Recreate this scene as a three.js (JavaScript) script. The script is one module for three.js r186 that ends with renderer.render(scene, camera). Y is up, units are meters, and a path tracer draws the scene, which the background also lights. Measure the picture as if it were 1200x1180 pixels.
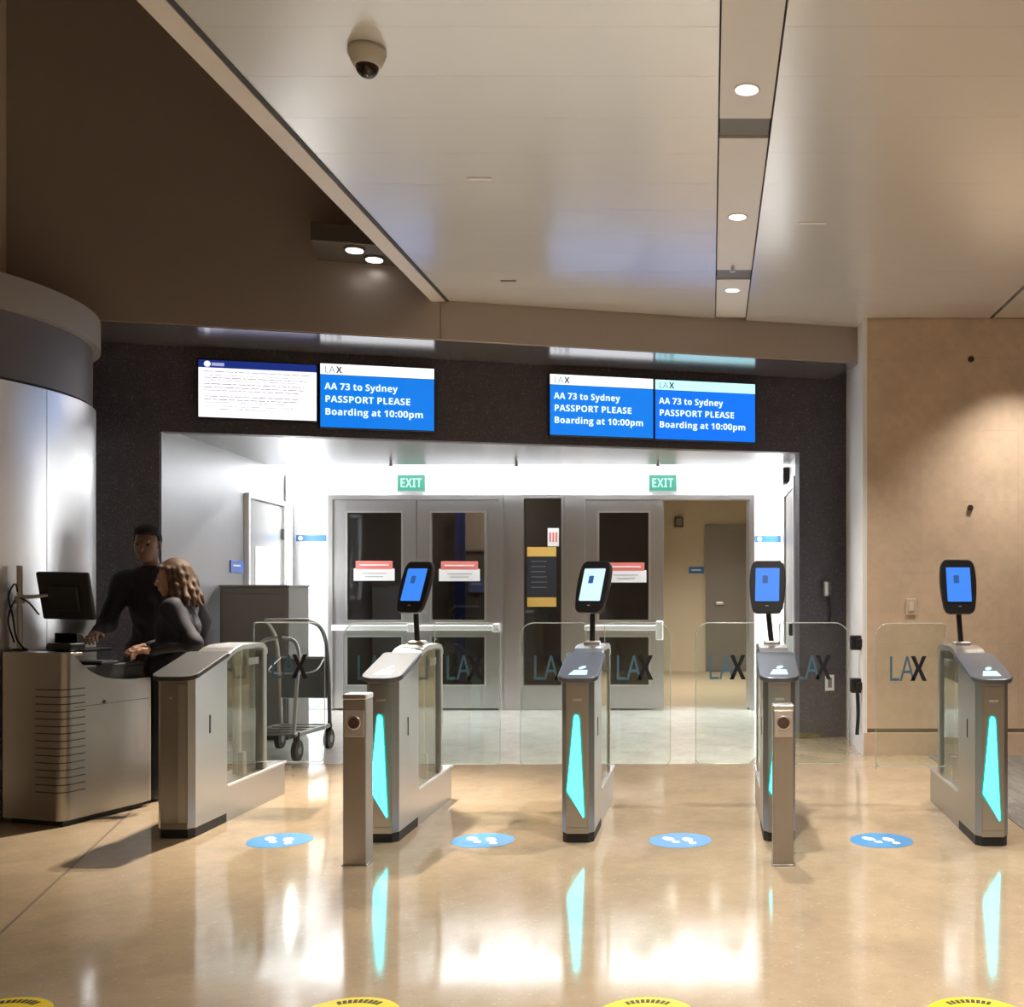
import * as THREE from 'three';
import { RoundedBoxGeometry } from 'three/addons/geometries/RoundedBoxGeometry.js';
import { TextGeometry } from 'three/addons/geometries/TextGeometry.js';
import { FontLoader } from 'three/addons/loaders/FontLoader.js';
import { mergeGeometries, toCreasedNormals } from 'three/addons/utils/BufferGeometryUtils.js';
import { RectAreaLightUniformsLib } from 'three/addons/lights/RectAreaLightUniformsLib.js';

// ------------------------------------------------------------------ camera, exposure, main lights
RectAreaLightUniformsLib.init();
const scene = new THREE.Scene();
scene.background = new THREE.Color(0x000000);
const EYE = 1.42, F = 1250, PX = 833, PY = 688;      // eye height (m), focal length and principal point (px of 1200x1180)
const camera = new THREE.PerspectiveCamera(2 * Math.atan(PY / F) * 180 / Math.PI, (2 * PX) / (2 * PY), 0.05, 80);
camera.setViewOffset(2 * PX, 2 * PY, 0, 0, 1200, 1180);
camera.position.set(0, EYE, 0);
camera.lookAt(0, EYE, -10);
const renderer = new THREE.WebGLRenderer({ antialias: true });
renderer.toneMapping = THREE.LinearToneMapping;
renderer.toneMappingExposure = 1.12;
renderer.shadowMap.enabled = true;

const WARM = new THREE.Color(1.0, 0.94, 0.85), COOL = new THREE.Color(0.95, 0.98, 1.0);
const DOWNLIGHT = 29, BOXSPOT = 150, WASHER = 22, COVE = 72;
const CEIL = 3.69;                                   // hall ceiling height
function spot(x, y, z, tx, ty, tz, power, half, pen, color, size = 2) {
  const l = new THREE.SpotLight(color, power, 0, half, pen, 2);
  l.position.set(x, y, z); l.target.position.set(tx, ty, tz);
  l.castShadow = true; l.shadow.radius = size; l.shadow.mapSize.set(1024, 1024);
  scene.add(l); scene.add(l.target);
  return l;
}
function area(w, h, x, y, z, tx, ty, tz, power, color) {
  const l = new THREE.RectAreaLight(color, power, w, h);
  l.position.set(x, y, z); l.lookAt(tx, ty, tz); scene.add(l);
  return l;
}
// light slot along the head of the boarding door wall (the glowing strip itself is built with the alcove)
area(5.5, 0.08, -1.98, 3.075, -12.16, -1.98, 0, -12.16, COVE, COOL);
// upright light strips in the two corners of the door wall (their glowing faces are built with the alcove)
area(0.16, 2.5, -4.732, 1.38, -12.02, 0, 1.38, -11.6, 10, COOL);
area(0.16, 2.5, 0.790, 1.38, -12.10, -4, 1.38, -12.1, 8, COOL);
// lamps in the jet bridge beyond the open door leaf
for (const x of [-0.55, 0.06]) spot(x, 2.95, -14.9, x, 0, -14.9, 16, 1.3, 0.6, WARM, 3);

// ------------------------------------------------------------------ helpers
let seed = 12345;
function rnd() { seed = (seed * 1664525 + 1013904223) >>> 0; return seed / 4294967296; }
const taken = {};
function numbered(n) { const k = taken[n] = (taken[n] ?? -1) + 1; return k ? `${n}_${String(k).padStart(3, '0')}` : n; }
function shade(o) { o.castShadow = true; o.receiveShadow = true; return o; }
function mesh(name, geo, mat, parent) {
  const g = Array.isArray(geo) ? join(geo) : geo;
  const m = shade(new THREE.Mesh(g, mat)); m.name = name;
  if (parent) parent.add(m);
  return m;
}
function join(list) {
  const l = list.map((g) => { const q = g.index ? g.toNonIndexed() : g; for (const k of Object.keys(q.attributes)) if (!['position', 'normal', 'uv'].includes(k)) q.deleteAttribute(k); return q; });
  return mergeGeometries(l);
}
function tag(o, label, category, group, kind) {
  o.userData.label = label; o.userData.category = category;
  if (group) o.userData.group = group;
  if (kind) o.userData.kind = kind;
  return o;
}
function thing(name, x, y, z, turn, label, category, group, kind) {
  const g = new THREE.Group(); g.name = numbered(name); g.position.set(x, y, z); g.rotation.y = turn; scene.add(g);
  return tag(g, label, category, group, kind);
}
function struct(name, geo, mat, label, category) {
  const m = mesh(numbered(name), geo, mat, scene); return tag(m, label, category, null, 'structure');
}
function bx(w, h, d, x = 0, y = 0, z = 0) { return new THREE.BoxGeometry(w, h, d).translate(x, y, z); }
function rb(w, h, d, x = 0, y = 0, z = 0, r = 0.005) { return new RoundedBoxGeometry(w, h, d, 2, Math.min(r, w / 2.01, h / 2.01, d / 2.01)).translate(x, y, z); }
// box by limits: x0..x1, y0..y1, depth Z0..Z1 (metres in front of the camera)
function slab(x0, x1, y0, y1, Z0, Z1) { return bx(x1 - x0, y1 - y0, Z1 - Z0, (x0 + x1) / 2, (y0 + y1) / 2, -(Z0 + Z1) / 2); }
function cyl(r0, r1, h, x, y, z, n = 24) { return new THREE.CylinderGeometry(r0, r1, h, n).translate(x, y, z); }
function tube(pts, r, seg = 40, n = 10, closed = false) {
  return new THREE.TubeGeometry(new THREE.CatmullRomCurve3(pts.map((p) => new THREE.Vector3(...p)), closed, 'centripetal'), seg, r, n, closed);
}
function shapeOf(pts) { const s = new THREE.Shape(); pts.forEach(([x, y], i) => (i ? s.lineTo(x, y) : s.moveTo(x, y))); s.closePath(); return s; }
function roundRect(w, h, r, cx = 0, cy = 0, rs) {
  const [tl, tr, br, bl] = rs ?? [r, r, r, r], x0 = cx - w / 2, x1 = cx + w / 2, y0 = cy - h / 2, y1 = cy + h / 2, s = new THREE.Shape();
  s.moveTo(x0 + bl, y0); s.lineTo(x1 - br, y0); if (br) s.absarc(x1 - br, y0 + br, br, -Math.PI / 2, 0);
  s.lineTo(x1, y1 - tr); if (tr) s.absarc(x1 - tr, y1 - tr, tr, 0, Math.PI / 2);
  s.lineTo(x0 + tl, y1); if (tl) s.absarc(x0 + tl, y1 - tl, tl, Math.PI / 2, Math.PI);
  s.lineTo(x0, y0 + bl); if (bl) s.absarc(x0 + bl, y0 + bl, bl, Math.PI, Math.PI * 1.5);
  return s;
}
function extr(shape, depth, bevel = 0, seg = 8) {
  return new THREE.ExtrudeGeometry(shape, { depth, bevelEnabled: bevel > 0, bevelThickness: bevel, bevelSize: bevel, bevelSegments: 2, curveSegments: seg });
}
// vertical prism over a plan polygon [x, z], top height a function of z
function prism(poly, y0, ytop) {
  const P = [], n = poly.length, q = (a, b, c, d) => P.push(...a, ...b, ...c, ...a, ...c, ...d);
  const tri = THREE.ShapeUtils.triangulateShape(poly.map(([x, z]) => new THREE.Vector2(x, -z)), []);
  const lo = poly.map(([x, z]) => [x, typeof y0 === 'function' ? y0(z, x) : y0, z]), hi = poly.map(([x, z]) => [x, ytop(z, x), z]);
  const ccw = THREE.ShapeUtils.area(poly.map(([x, z]) => new THREE.Vector2(x, -z))) > 0;
  for (let i = 0; i < n; i++) { const j = (i + 1) % n; ccw ? q(lo[i], lo[j], hi[j], hi[i]) : q(lo[j], lo[i], hi[i], hi[j]); }
  for (const [a, b, c] of tri) { P.push(...hi[a], ...hi[b], ...hi[c]); P.push(...lo[a], ...lo[c], ...lo[b]); }
  const g = new THREE.BufferGeometry(); g.setAttribute('position', new THREE.Float32BufferAttribute(P, 3));
  g.setAttribute('uv', new THREE.Float32BufferAttribute(new Float32Array(P.length / 3 * 2), 2));
  g.computeVertexNormals(); return g;
}
// uv in metres, chosen by the facing of each triangle
function uvm(geo, turned = false) {
  const g = geo.index ? geo.toNonIndexed() : geo, p = g.attributes.position, uv = new Float32Array(p.count * 2);
  const a = new THREE.Vector3(), b = new THREE.Vector3(), c = new THREE.Vector3();
  for (let i = 0; i < p.count; i += 3) {
    a.fromBufferAttribute(p, i); b.fromBufferAttribute(p, i + 1); c.fromBufferAttribute(p, i + 2);
    const n = b.clone().sub(a).cross(c.clone().sub(a)), ax = Math.abs(n.x), ay = Math.abs(n.y), az = Math.abs(n.z);
    [a, b, c].forEach((v, k) => {
      let [u, w] = ay >= ax && ay >= az ? [v.x, v.z] : ax >= az ? [v.z, v.y] : [v.x, v.y];
      if (turned) [u, w] = [w, u];
      uv[(i + k) * 2] = u; uv[(i + k) * 2 + 1] = w;
    });
  }
  g.setAttribute('uv', new THREE.BufferAttribute(uv, 2)); return g;
}
const at = (x, y, Z) => new THREE.Vector3((x - PX) * Z / F, EYE - (y - PY) * Z / F, -Z);

// ------------------------------------------------------------------ textures (grain, chips, brushing, print)
function noiseGrid(n) { const a = new Float32Array(n * n); for (let i = 0; i < n * n; i++) a[i] = rnd(); return (x, y) => { x = ((x % n) + n) % n; y = ((y % n) + n) % n; const i = Math.floor(x), j = Math.floor(y), u = x - i, v = y - j, s = u * u * (3 - 2 * u), t = v * v * (3 - 2 * v), A = (p, q) => a[(q % n) * n + (p % n)]; return (A(i, j) * (1 - s) + A(i + 1, j) * s) * (1 - t) + (A(i, j + 1) * (1 - s) + A(i + 1, j + 1) * s) * t; }; }
function dataTex(n, fill, srgb, span) {
  const d = new Uint8Array(n * n * 4);
  for (let j = 0; j < n; j++) for (let i = 0; i < n; i++) { const c = fill(i, j), k = (j * n + i) * 4; d[k] = Math.max(0, Math.min(255, c[0])); d[k + 1] = Math.max(0, Math.min(255, c[1])); d[k + 2] = Math.max(0, Math.min(255, c[2])); d[k + 3] = 255; }
  const t = new THREE.DataTexture(d, n, n, THREE.RGBAFormat); t.wrapS = t.wrapT = THREE.RepeatWrapping; t.magFilter = THREE.LinearFilter; t.minFilter = THREE.LinearMipmapLinearFilter; t.generateMipmaps = true;
  if (srgb) t.colorSpace = THREE.SRGBColorSpace;
  t.repeat.set(1 / span, 1 / span); t.needsUpdate = true; return t;
}
const n8 = noiseGrid(8), n32 = noiseGrid(32), n128 = noiseGrid(128);
function terrazzo(base, chips, n, span, count, rmax) {
  const layer = new Float32Array(n * n).fill(-1);
  for (let k = 0; k < count; k++) {
    const cx = rnd() * n, cy = rnd() * n, r = 0.8 + rnd() * rnd() * rmax, e = 0.6 + rnd() * 0.8, id = Math.floor(rnd() * chips.length);
    for (let j = -Math.ceil(r); j <= r; j++) for (let i = -Math.ceil(r * 1.4); i <= r * 1.4; i++)
      if (i * i / (e * e) + j * j < r * r) layer[((Math.floor(cy + j) % n + n) % n) * n + (Math.floor(cx + i) % n + n) % n] = id;
  }
  return dataTex(n, (i, j) => {
    const id = layer[j * n + i], c = id < 0 ? base : chips[id], m = 0.94 + 0.08 * n8(i * 8 / n, j * 8 / n) + 0.05 * n32(i * 32 / n, j * 32 / n);
    return c.map((v) => v * m);
  }, true, span);
}
const floorTex = terrazzo([166, 147, 122], [[169, 150, 125], [163, 144, 119], [171, 153, 129], [160, 141, 117], [168, 148, 121], [164, 146, 123], [170, 151, 126], [162, 143, 118], [167, 149, 126], [177, 160, 137]], 1024, 1.6, 12000, 5);
const alcoveTex = terrazzo([222, 217, 206], [[228, 224, 215], [214, 208, 197], [232, 229, 222]], 512, 1.2, 4000, 4);
const graniteTex = terrazzo([68, 65, 74], [[58, 55, 63], [78, 74, 84], [88, 84, 95], [50, 47, 54], [116, 113, 123]], 512, 0.7, 7000, 3);
const stoneTex = dataTex(256, (i, j) => { const m = 0.93 + 0.07 * n8(i / 32, j / 32) + 0.05 * n32(i / 8, j / 8) + 0.03 * n128(i / 2, j / 2); return [200 * m, 176 * m, 152 * m]; }, true, 1.7);
const carpetTex = dataTex(256, (i, j) => { const m = 0.8 + 0.3 * n128(i / 2, j / 2) + 0.2 * n32(i / 8, j / 40); return [104 * m, 98 * m, 92 * m]; }, true, 1.0);
// brushing: long streaks along v
const brushRough = dataTex(256, (i, j) => { const v = 150 + 60 * n128(i / 2, j / 90) + 45 * n32(i / 8, j / 128); return [v, v, v]; }, false, 0.6);
const brushBump = dataTex(256, (i, j) => { const v = 255 * (0.6 * n128(i / 2, j / 100) + 0.4 * n128(i / 2 + 31, j / 60)); return [v, v, v]; }, false, 0.25);
const dimpleBump = dataTex(256, (i, j) => { const v = 255 * (0.5 * n32(i / 8, j / 14) + 0.5 * n128(i / 2, j / 3)); return [v, v, v]; }, false, 0.5);

// ------------------------------------------------------------------ materials
const rgb = (r, g, b) => new THREE.Color().setRGB(r, g, b);
const std = (color, roughness, metalness = 0, more = {}) => new THREE.MeshStandardMaterial({ color, roughness, metalness, ...more });
const M = {
  floor: new THREE.MeshPhysicalMaterial({ map: floorTex, roughness: 0.10, ior: 1.9 }),
  alcoveFloor: new THREE.MeshPhysicalMaterial({ map: alcoveTex, roughness: 0.08, ior: 1.7 }),
  carpet: std(0xffffff, 0.7, 0, { map: carpetTex }),
  ceiling: std(rgb(0.74, 0.715, 0.67), 0.25, 0.35),
  trough: std(rgb(0.72, 0.69, 0.66), 0.45),
  dark: std(rgb(0.03, 0.03, 0.03), 0.6),
  cream: std(rgb(0.68, 0.61, 0.54), 0.5),
  grille: std(rgb(0.20, 0.19, 0.18), 0.6, 0.4),
  fascia: std(rgb(0.40, 0.345, 0.31), 0.34, 0.35),
  granite: std(0xffffff, 0.42, 0, { map: graniteTex }),
  stone: std(0xffffff, 0.55, 0, { map: stoneTex }),
  stoneBack: std(rgb(0.33, 0.27, 0.2), 0.8),
  white: std(rgb(0.78, 0.77, 0.76), 0.5),
  plaster: std(rgb(0.60, 0.50, 0.40), 0.8),
  brownVoid: std(rgb(0.22, 0.17, 0.13), 0.8),
  steel: std(rgb(0.46, 0.45, 0.435), 0.33, 1, { bumpMap: brushBump, bumpScale: 0.00012 }),
  steelDark: std(rgb(0.37, 0.36, 0.345), 0.34, 1, { bumpMap: brushBump, bumpScale: 0.0001 }),
  steelBright: std(rgb(0.74, 0.73, 0.71), 0.3, 1),
  drum: std(rgb(0.88, 0.87, 0.86), 0.32, 1, { bumpMap: brushBump, bumpScale: 0.0001 }),
  drumBand: std(rgb(0.13, 0.12, 0.125), 0.45, 0.3),
  drumSill: std(rgb(0.30, 0.27, 0.245), 0.5, 0.2),
  alcoveSteel: std(rgb(0.50, 0.50, 0.51), 0.40, 0.8, { bumpMap: dimpleBump, bumpScale: 0.0008 }),
  alcoveCeil: std(rgb(0.42, 0.42, 0.43), 0.26, 0.6),
  panelWhite: std(rgb(0.78, 0.78, 0.80), 0.32, 0.1),
  doorSteel: std(rgb(0.58, 0.57, 0.56), 0.30, 1, { bumpMap: brushBump, bumpScale: 0.0001 }),
  black: std(rgb(0.012, 0.012, 0.014), 0.35),
  blackMatt: std(rgb(0.013, 0.013, 0.015), 0.6),
  head: std(rgb(0.085, 0.095, 0.115), 0.3, 0.2),
  grey: std(rgb(0.215, 0.205, 0.195), 0.5),
  rubber: std(rgb(0.014, 0.014, 0.014), 0.7),
  paper: std(rgb(0.82, 0.82, 0.82), 0.6),
  red: std(rgb(0.72, 0.20, 0.17), 0.5),
  signBlue: std(rgb(0.045, 0.18, 0.56), 0.45),
  gold: std(rgb(0.66, 0.42, 0.10), 0.5),
  sticker: std(rgb(0.05, 0.24, 0.52), 0.3),
  stickerYellow: std(rgb(0.80, 0.60, 0.03), 0.3),
  stickerWhite: std(rgb(0.84, 0.86, 0.86), 0.35),
  ink: std(rgb(0.05, 0.045, 0.03), 0.5),
  beige: std(rgb(0.62, 0.54, 0.40), 0.7),
  greyDoor: std(rgb(0.25, 0.23, 0.21), 0.4, 0.5),
  letterBlue: std(rgb(0.085, 0.19, 0.28), 0.4),
  letterDark: std(rgb(0.012, 0.016, 0.025), 0.4),
  glass: new THREE.MeshPhysicalMaterial({ color: rgb(0.95, 0.985, 0.97), roughness: 0.0, transmission: 1, thickness: 0, ior: 1.5 }),
  glassEdge: new THREE.MeshPhysicalMaterial({ color: rgb(0.86, 0.91, 0.89), roughness: 0.1, transmission: 0.72, thickness: 0, ior: 1.5 }),
  pane: new THREE.MeshPhysicalMaterial({ color: rgb(0.72, 0.72, 0.74), roughness: 0.015, transmission: 1, thickness: 0, ior: 1.52 }),
  skinA: std(rgb(0.50, 0.30, 0.22), 0.5), skinB: std(rgb(0.19, 0.105, 0.072), 0.5),
  hairA: std(rgb(0.085, 0.045, 0.024), 0.7), hairB: std(rgb(0.006, 0.005, 0.005), 0.85),
  navy: std(rgb(0.020, 0.020, 0.032), 0.75), navyB: std(rgb(0.014, 0.014, 0.024), 0.8), trousers: std(rgb(0.012, 0.012, 0.016), 0.85), shoe: std(rgb(0.02, 0.02, 0.02), 0.5),
  eye: std(rgb(0.03, 0.02, 0.015), 0.2), lip: std(rgb(0.36, 0.15, 0.12), 0.5),
};
function glow(r, g, b, k = 1) { return new THREE.MeshStandardMaterial({ color: rgb(0.02, 0.02, 0.02), roughness: 0.4, emissive: rgb(r, g, b), emissiveIntensity: k }); }
const G = {
  lamp: glow(1, 0.95, 0.86, 3.2), boxLamp: glow(1, 0.97, 0.9, 4), cove: glow(0.95, 0.98, 1, 20),
  gate: glow(0.035, 0.70, 0.78, 6.5), reader: glow(0.55, 0.85, 1.0, 1.25), jet: glow(1, 0.9, 0.75, 2),
};
const font = await new FontLoader().loadAsync('fonts/droid/droid_sans_regular.typeface.json');
const fontBold = await new FontLoader().loadAsync('fonts/droid/droid_sans_bold.typeface.json');
function text(str, f, size, depth) { const g = new TextGeometry(str, { font: f, size, depth, curveSegments: 4, bevelEnabled: false }); g.computeBoundingBox(); const b = g.boundingBox; return g.translate(-(b.min.x + b.max.x) / 2, -(b.min.y + b.max.y) / 2, 0); }

// ------------------------------------------------------------------ floor
const TAN = 0.259, TH = Math.atan(TAN), CO = Math.cos(TH);      // the portal wall runs askew
const Zb = (X) => 9.785 + TAN * X, Zf = (X) => 9.005 + TAN * X; // black portal wall, fascia in front of it
const flat = (poly, y0, y1) => uvm(prism(poly.map(([X, Z]) => [X, -Z]), y0, () => y1));
{
  const f = struct('floor', flat([[-5.4, -5.3], [5.3, -5.3], [5.3, 9.3], [1.35, 10.6], [-5.4, 9.0]], -0.1, 0), M.floor, 'polished tan terrazzo floor of the boarding hall', 'floor');
  const joint = (X0, Z0, X1, Z1, w) => { const d = new THREE.Vector2(X1 - X0, Z1 - Z0).normalize(), n = [-d.y * w / 2, d.x * w / 2]; return prism([[X0 + n[0], -(Z0 + n[1])], [X1 + n[0], -(Z1 + n[1])], [X1 - n[0], -(Z1 - n[1])], [X0 - n[0], -(Z0 - n[1])]], -0.002, () => 0.0012); };
  mesh('joint_strip', joint(-2.62, 3.45, -3.86, 7.35, 0.012), std(rgb(0.14, 0.10, 0.07), 0.5), f);
  struct('floor_alcove', flat([[-4.75, 8.57], [0.30, 8.57], [0.62, 10.05], [0.85, 10.14], [0.85, 12.6], [-5.0, 12.6]], -0.05, 0.0018), M.alcoveFloor, 'pale polished stone floor in front of the boarding doors', 'floor');
  struct('floor_carpet', flat([[1.83, 4.6], [5.2, 4.6], [5.2, 8.98], [1.83, 8.98]], -0.05, 0.004), M.carpet, 'dark grey carpet beside the last gate along the stone wall', 'carpet');
  struct('floor_bridge', flat([[-6, 12.6], [3, 12.6], [3, 18.4], [-6, 18.4]], -0.05, 0), std(rgb(0.48, 0.39, 0.27), 0.4), 'tan floor of the jet bridge beyond the doors', 'floor');
}

// ------------------------------------------------------------------ ceiling
function clip(poly, f) {                                     // keep f(p) >= 0
  const out = [];
  poly.forEach((p, i) => { const q = poly[(i + 1) % poly.length], a = f(p), b = f(q); if (a >= 0) out.push(p); if (a * b < 0) { const t = a / (a - b); out.push([p[0] + (q[0] - p[0]) * t, p[1] + (q[1] - p[1]) * t]); } });
  return out;
}
{
  const c = new THREE.Group(); c.name = 'ceiling'; scene.add(c); tag(c, 'satin cream metal panel ceiling of the boarding hall', 'ceiling', null, 'structure');
  mesh('backing', slab(-2.21, 5.2, CEIL + 0.05, CEIL + 0.3, -5.3, 9.4), M.dark, c);
  const inFront = ([X, Z]) => (X > 1.29 ? 9.0 - Z : Zf(X) - 0.006 - Z);
  const rows = []; for (let Z = 4.32 - 0.42 * 22; Z < 9.5; Z += 0.42) rows.push(Z);
  for (const [x0, x1] of [[-2.075, 0.035], [0.300, 1.288], [1.288, 2.352], [2.385, 5.1]]) for (const Z of rows) {
    let poly = [[x0, Z + 0.0009], [x1, Z + 0.0009], [x1, Z + 0.4191], [x0, Z + 0.4191]];
    if (x1 <= 1.29) poly = clip(poly, inFront); else poly = clip(poly, ([, z]) => 9.0 - z);
    if (poly.length > 2 && Math.abs(THREE.ShapeUtils.area(poly.map(([a, b]) => new THREE.Vector2(a, b)))) > 0.002)
      mesh('ceiling_panel', prism(poly.map(([X, z]) => [X, -z]), CEIL, () => CEIL + 0.03), M.ceiling, c);
  }
  // trough with downlights
  const tr = new THREE.Group(); tr.name = 'trough'; c.add(tr);
  for (const [Z0, Z1] of [[-5.2, 5.195], [5.425, 7.675], [7.915, 9.03]])
    mesh('trough_panel', prism(clip([[0.043, Z0], [0.292, Z0], [0.292, Z1], [0.043, Z1]], inFront).map(([X, z]) => [X, -z]), CEIL + 0.012, () => CEIL + 0.04), M.trough, tr);
  for (const [Z0, Z1] of [[5.20, 5.42], [7.68, 7.91]]) mesh('grille', slab(0.045, 0.29, CEIL + 0.022, CEIL + 0.04, Z0, Z1), M.grille, tr);
  const tm = struct('trim_1', [slab(-2.21, -2.100, CEIL - 0.012, CEIL + 0.3, -5.3, 8.44)], M.cream, 'cream edge trim along the open side of the ceiling', 'trim'); mesh('reveal_strip', slab(-2.100, -2.076, CEIL - 0.006, CEIL + 0.04, -5.3, 8.46), M.dark, tm);
  // small flush covers
  for (const [x, y, w, m, l] of [[562, 209, 28, M.white, 'thin pale slot cover in the ceiling panels near the dome camera'], [596, 329, 18, M.grille, 'thin dark slot cover in the ceiling above the screens'], [952, 261, 32, M.white, 'thin pale slot cover in the ceiling beside the downlight trough']]) {
    const Z = (CEIL - EYE) * F / (PY - y), p = at(x, y, Z);
    tag(mesh(numbered('ceiling_slot'), rb(w * Z / F, 0.006, 0.03, p.x, CEIL - 0.003, p.z, 0.002), m, scene), l, 'slot cover');
  }
}
// downlights in the trough: three in view, the row goes on over the camera
const lampLabels = { 4.89: 'round recessed downlight in the trough before the first grille', 6.57: 'round recessed downlight between the two trough grilles', 8.19: 'round recessed downlight nearest the fascia in the trough' };
for (const Z of [8.19, 6.57, 4.89, 3.24, 1.58, -0.08, -1.75, -3.4]) {
  const t = thing('ceiling_downlight', 0.165, CEIL + 0.012, -Z, 0, lampLabels[Z] ?? 'round recessed downlight in the ceiling trough over the hall', 'downlight', 'downlights in the ceiling trough');
  mesh('trim_ring', new THREE.TorusGeometry(0.056, 0.006, 8, 28).rotateX(Math.PI / 2), M.white, t);
  mesh('lens', cyl(0.052, 0.052, 0.006, 0, -0.002, 0), G.lamp, t);
  spot(0.165, CEIL - 0.02, -Z, 0.165, 0, -Z, DOWNLIGHT, 0.86, 1.0, WARM, 2.2);
}
for (const [X, Z] of [[2.62, 8.42], [2.62, 6.6], [2.62, 4.4], [2.62, 1.8], [2.62, -1]]) {
  const t = thing('ceiling_downlight', X, CEIL, -Z, 0, 'round downlight beyond the ceiling slot along the stone wall', 'downlight', 'downlights beyond the ceiling slot');
  mesh('trim_ring', new THREE.TorusGeometry(0.056, 0.006, 8, 28).rotateX(Math.PI / 2), M.white, t);
  mesh('lens', cyl(0.052, 0.052, 0.006, 0, -0.002, 0), G.lamp, t);
  spot(X, CEIL - 0.02, -Z, X - 0.25, 0, -Z, WASHER, 0.8, 0.8, WARM, 2);
}
{
  const t = thing('ceiling_sprinkler', 0.155, CEIL + 0.012, -7.6, 0, 'small pendant sprinkler head hanging in the ceiling trough', 'sprinkler');
  mesh('stem', cyl(0.008, 0.012, 0.03, 0, -0.015, 0, 12), M.steel, t); mesh('deflector', cyl(0.022, 0.022, 0.004, 0, -0.034, 0, 16), M.steel, t);
}
{
  const t = thing('ceiling_camera', -1.45, CEIL, -4.50, 0, 'white ceiling dome camera with a dark glass bubble', 'camera');
  mesh('housing', new THREE.LatheGeometry([[0, 0], [0.078, 0], [0.080, -0.02], [0.070, -0.045], [0.058, -0.07], [0.05, -0.075], [0, -0.075]].map((p) => new THREE.Vector2(...p)), 32), std(rgb(0.55, 0.52, 0.46), 0.45), t);
  mesh('dome', new THREE.SphereGeometry(0.048, 24, 14, 0, Math.PI * 2, Math.PI / 2, Math.PI / 2).translate(0, -0.074, 0), std(rgb(0.02, 0.012, 0.01), 0.12), t);
}

// ------------------------------------------------------------------ portal wall, fascia and the tall void over it
const portal = (name, geo, mat, label, cat, kind = 'structure') => { const m = mesh(numbered(name), geo, mat, scene); m.position.set(0, 0, -9.785); m.rotation.y = TH; return tag(m, label, cat, null, kind); };
{
  const s = shapeOf([[-5.6, 0], [-5.6, 3.6], [1.345, 3.6], [1.345, 0], [0.857, 0], [0.857, 2.68], [-4.607, 2.68], [-4.607, 0]]);
  portal('wall_portal', uvm(extr(s, 0.12).translate(0, 0, -0.12)), M.granite, 'dark speckled granite wall framing the wide boarding doorway', 'wall');
  const fg = new THREE.Group(); fg.name = 'wall_fascia'; fg.position.set(0, 0, -9.785); fg.rotation.y = TH; scene.add(fg);
  tag(fg, 'satin brown metal fascia and soffit above the screens', 'wall', null, 'structure');
  for (const [u0, u1] of [[-5.7, -2.4105], [-2.4085, 1.155]]) mesh('fascia_panel', rb(u1 - u0, u0 < -2.41 ? 2.95 : 0.6, 0.745, (u0 + u1) / 2, 3.38 + (u0 < -2.41 ? 1.475 : 0.3), 0.382, 0.006), M.fascia, fg);
  mesh('soffit_panel', bx(6.8, 0.006, 0.735, -2.25, 3.3765, 0.382), std(rgb(0.50, 0.46, 0.44), 0.17, 0.85), fg);
  struct('wall_left', slab(-5.3, -5.08, 0, 6.4, -5.3, 7.9), M.plaster, 'plain beige wall rising above the steel drum', 'wall');
  struct('ceiling_upper', slab(-5.3, -2.1, 6.3, 6.5, -5.3, 8.6), M.brownVoid, 'dark high ceiling over the open side of the hall', 'ceiling');
  struct('wall_upper', slab(-2.21, -2.05, CEIL + 0.3, 6.4, -5.3, 8.6), M.brownVoid, 'dark upper wall above the ceiling edge', 'wall');
  struct('wall_right', slab(5.08, 5.3, 0, 4, -5.3, 9.3), M.plaster, 'plain beige wall closing the hall', 'wall');
  struct('wall_back', slab(-5.3, 5.3, 0, 6.4, -5.3, -5.08), M.plaster, 'plain beige wall at the other end of the hall', 'wall');
}
// lamp box on the fascia, two bright spots in its underside
{
  const t = thing('spotlight_box', -2.62, 3.935, -8.26, TH, 'dark metal lamp box with two bright spots under the ceiling edge', 'spotlight');
  mesh('housing', rb(0.95, 0.14, 0.5, 0.07, 0.07, 0.19, 0.006), std(rgb(0.12, 0.105, 0.09), 0.5, 0.4), t);
  for (const [x, z] of [[-0.11, 0.32], [0.02, 0.12]]) {
    const l = mesh('lamp', cyl(0.062, 0.062, 0.02, x, -0.012, z), G.boxLamp, t);
    mesh('lamp_ring', new THREE.TorusGeometry(0.068, 0.009, 8, 24).rotateX(Math.PI / 2).translate(x, -0.008, z), M.steelDark, l);
    t.updateMatrixWorld(); const p = t.localToWorld(new THREE.Vector3(x, -0.04, z));
    spot(p.x, p.y, p.z, p.x + 0.1, 0, p.z + 1.35, BOXSPOT / 2, 0.52, 0.75, new THREE.Color(1, 0.88, 0.72), 2);
  }
}
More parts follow.
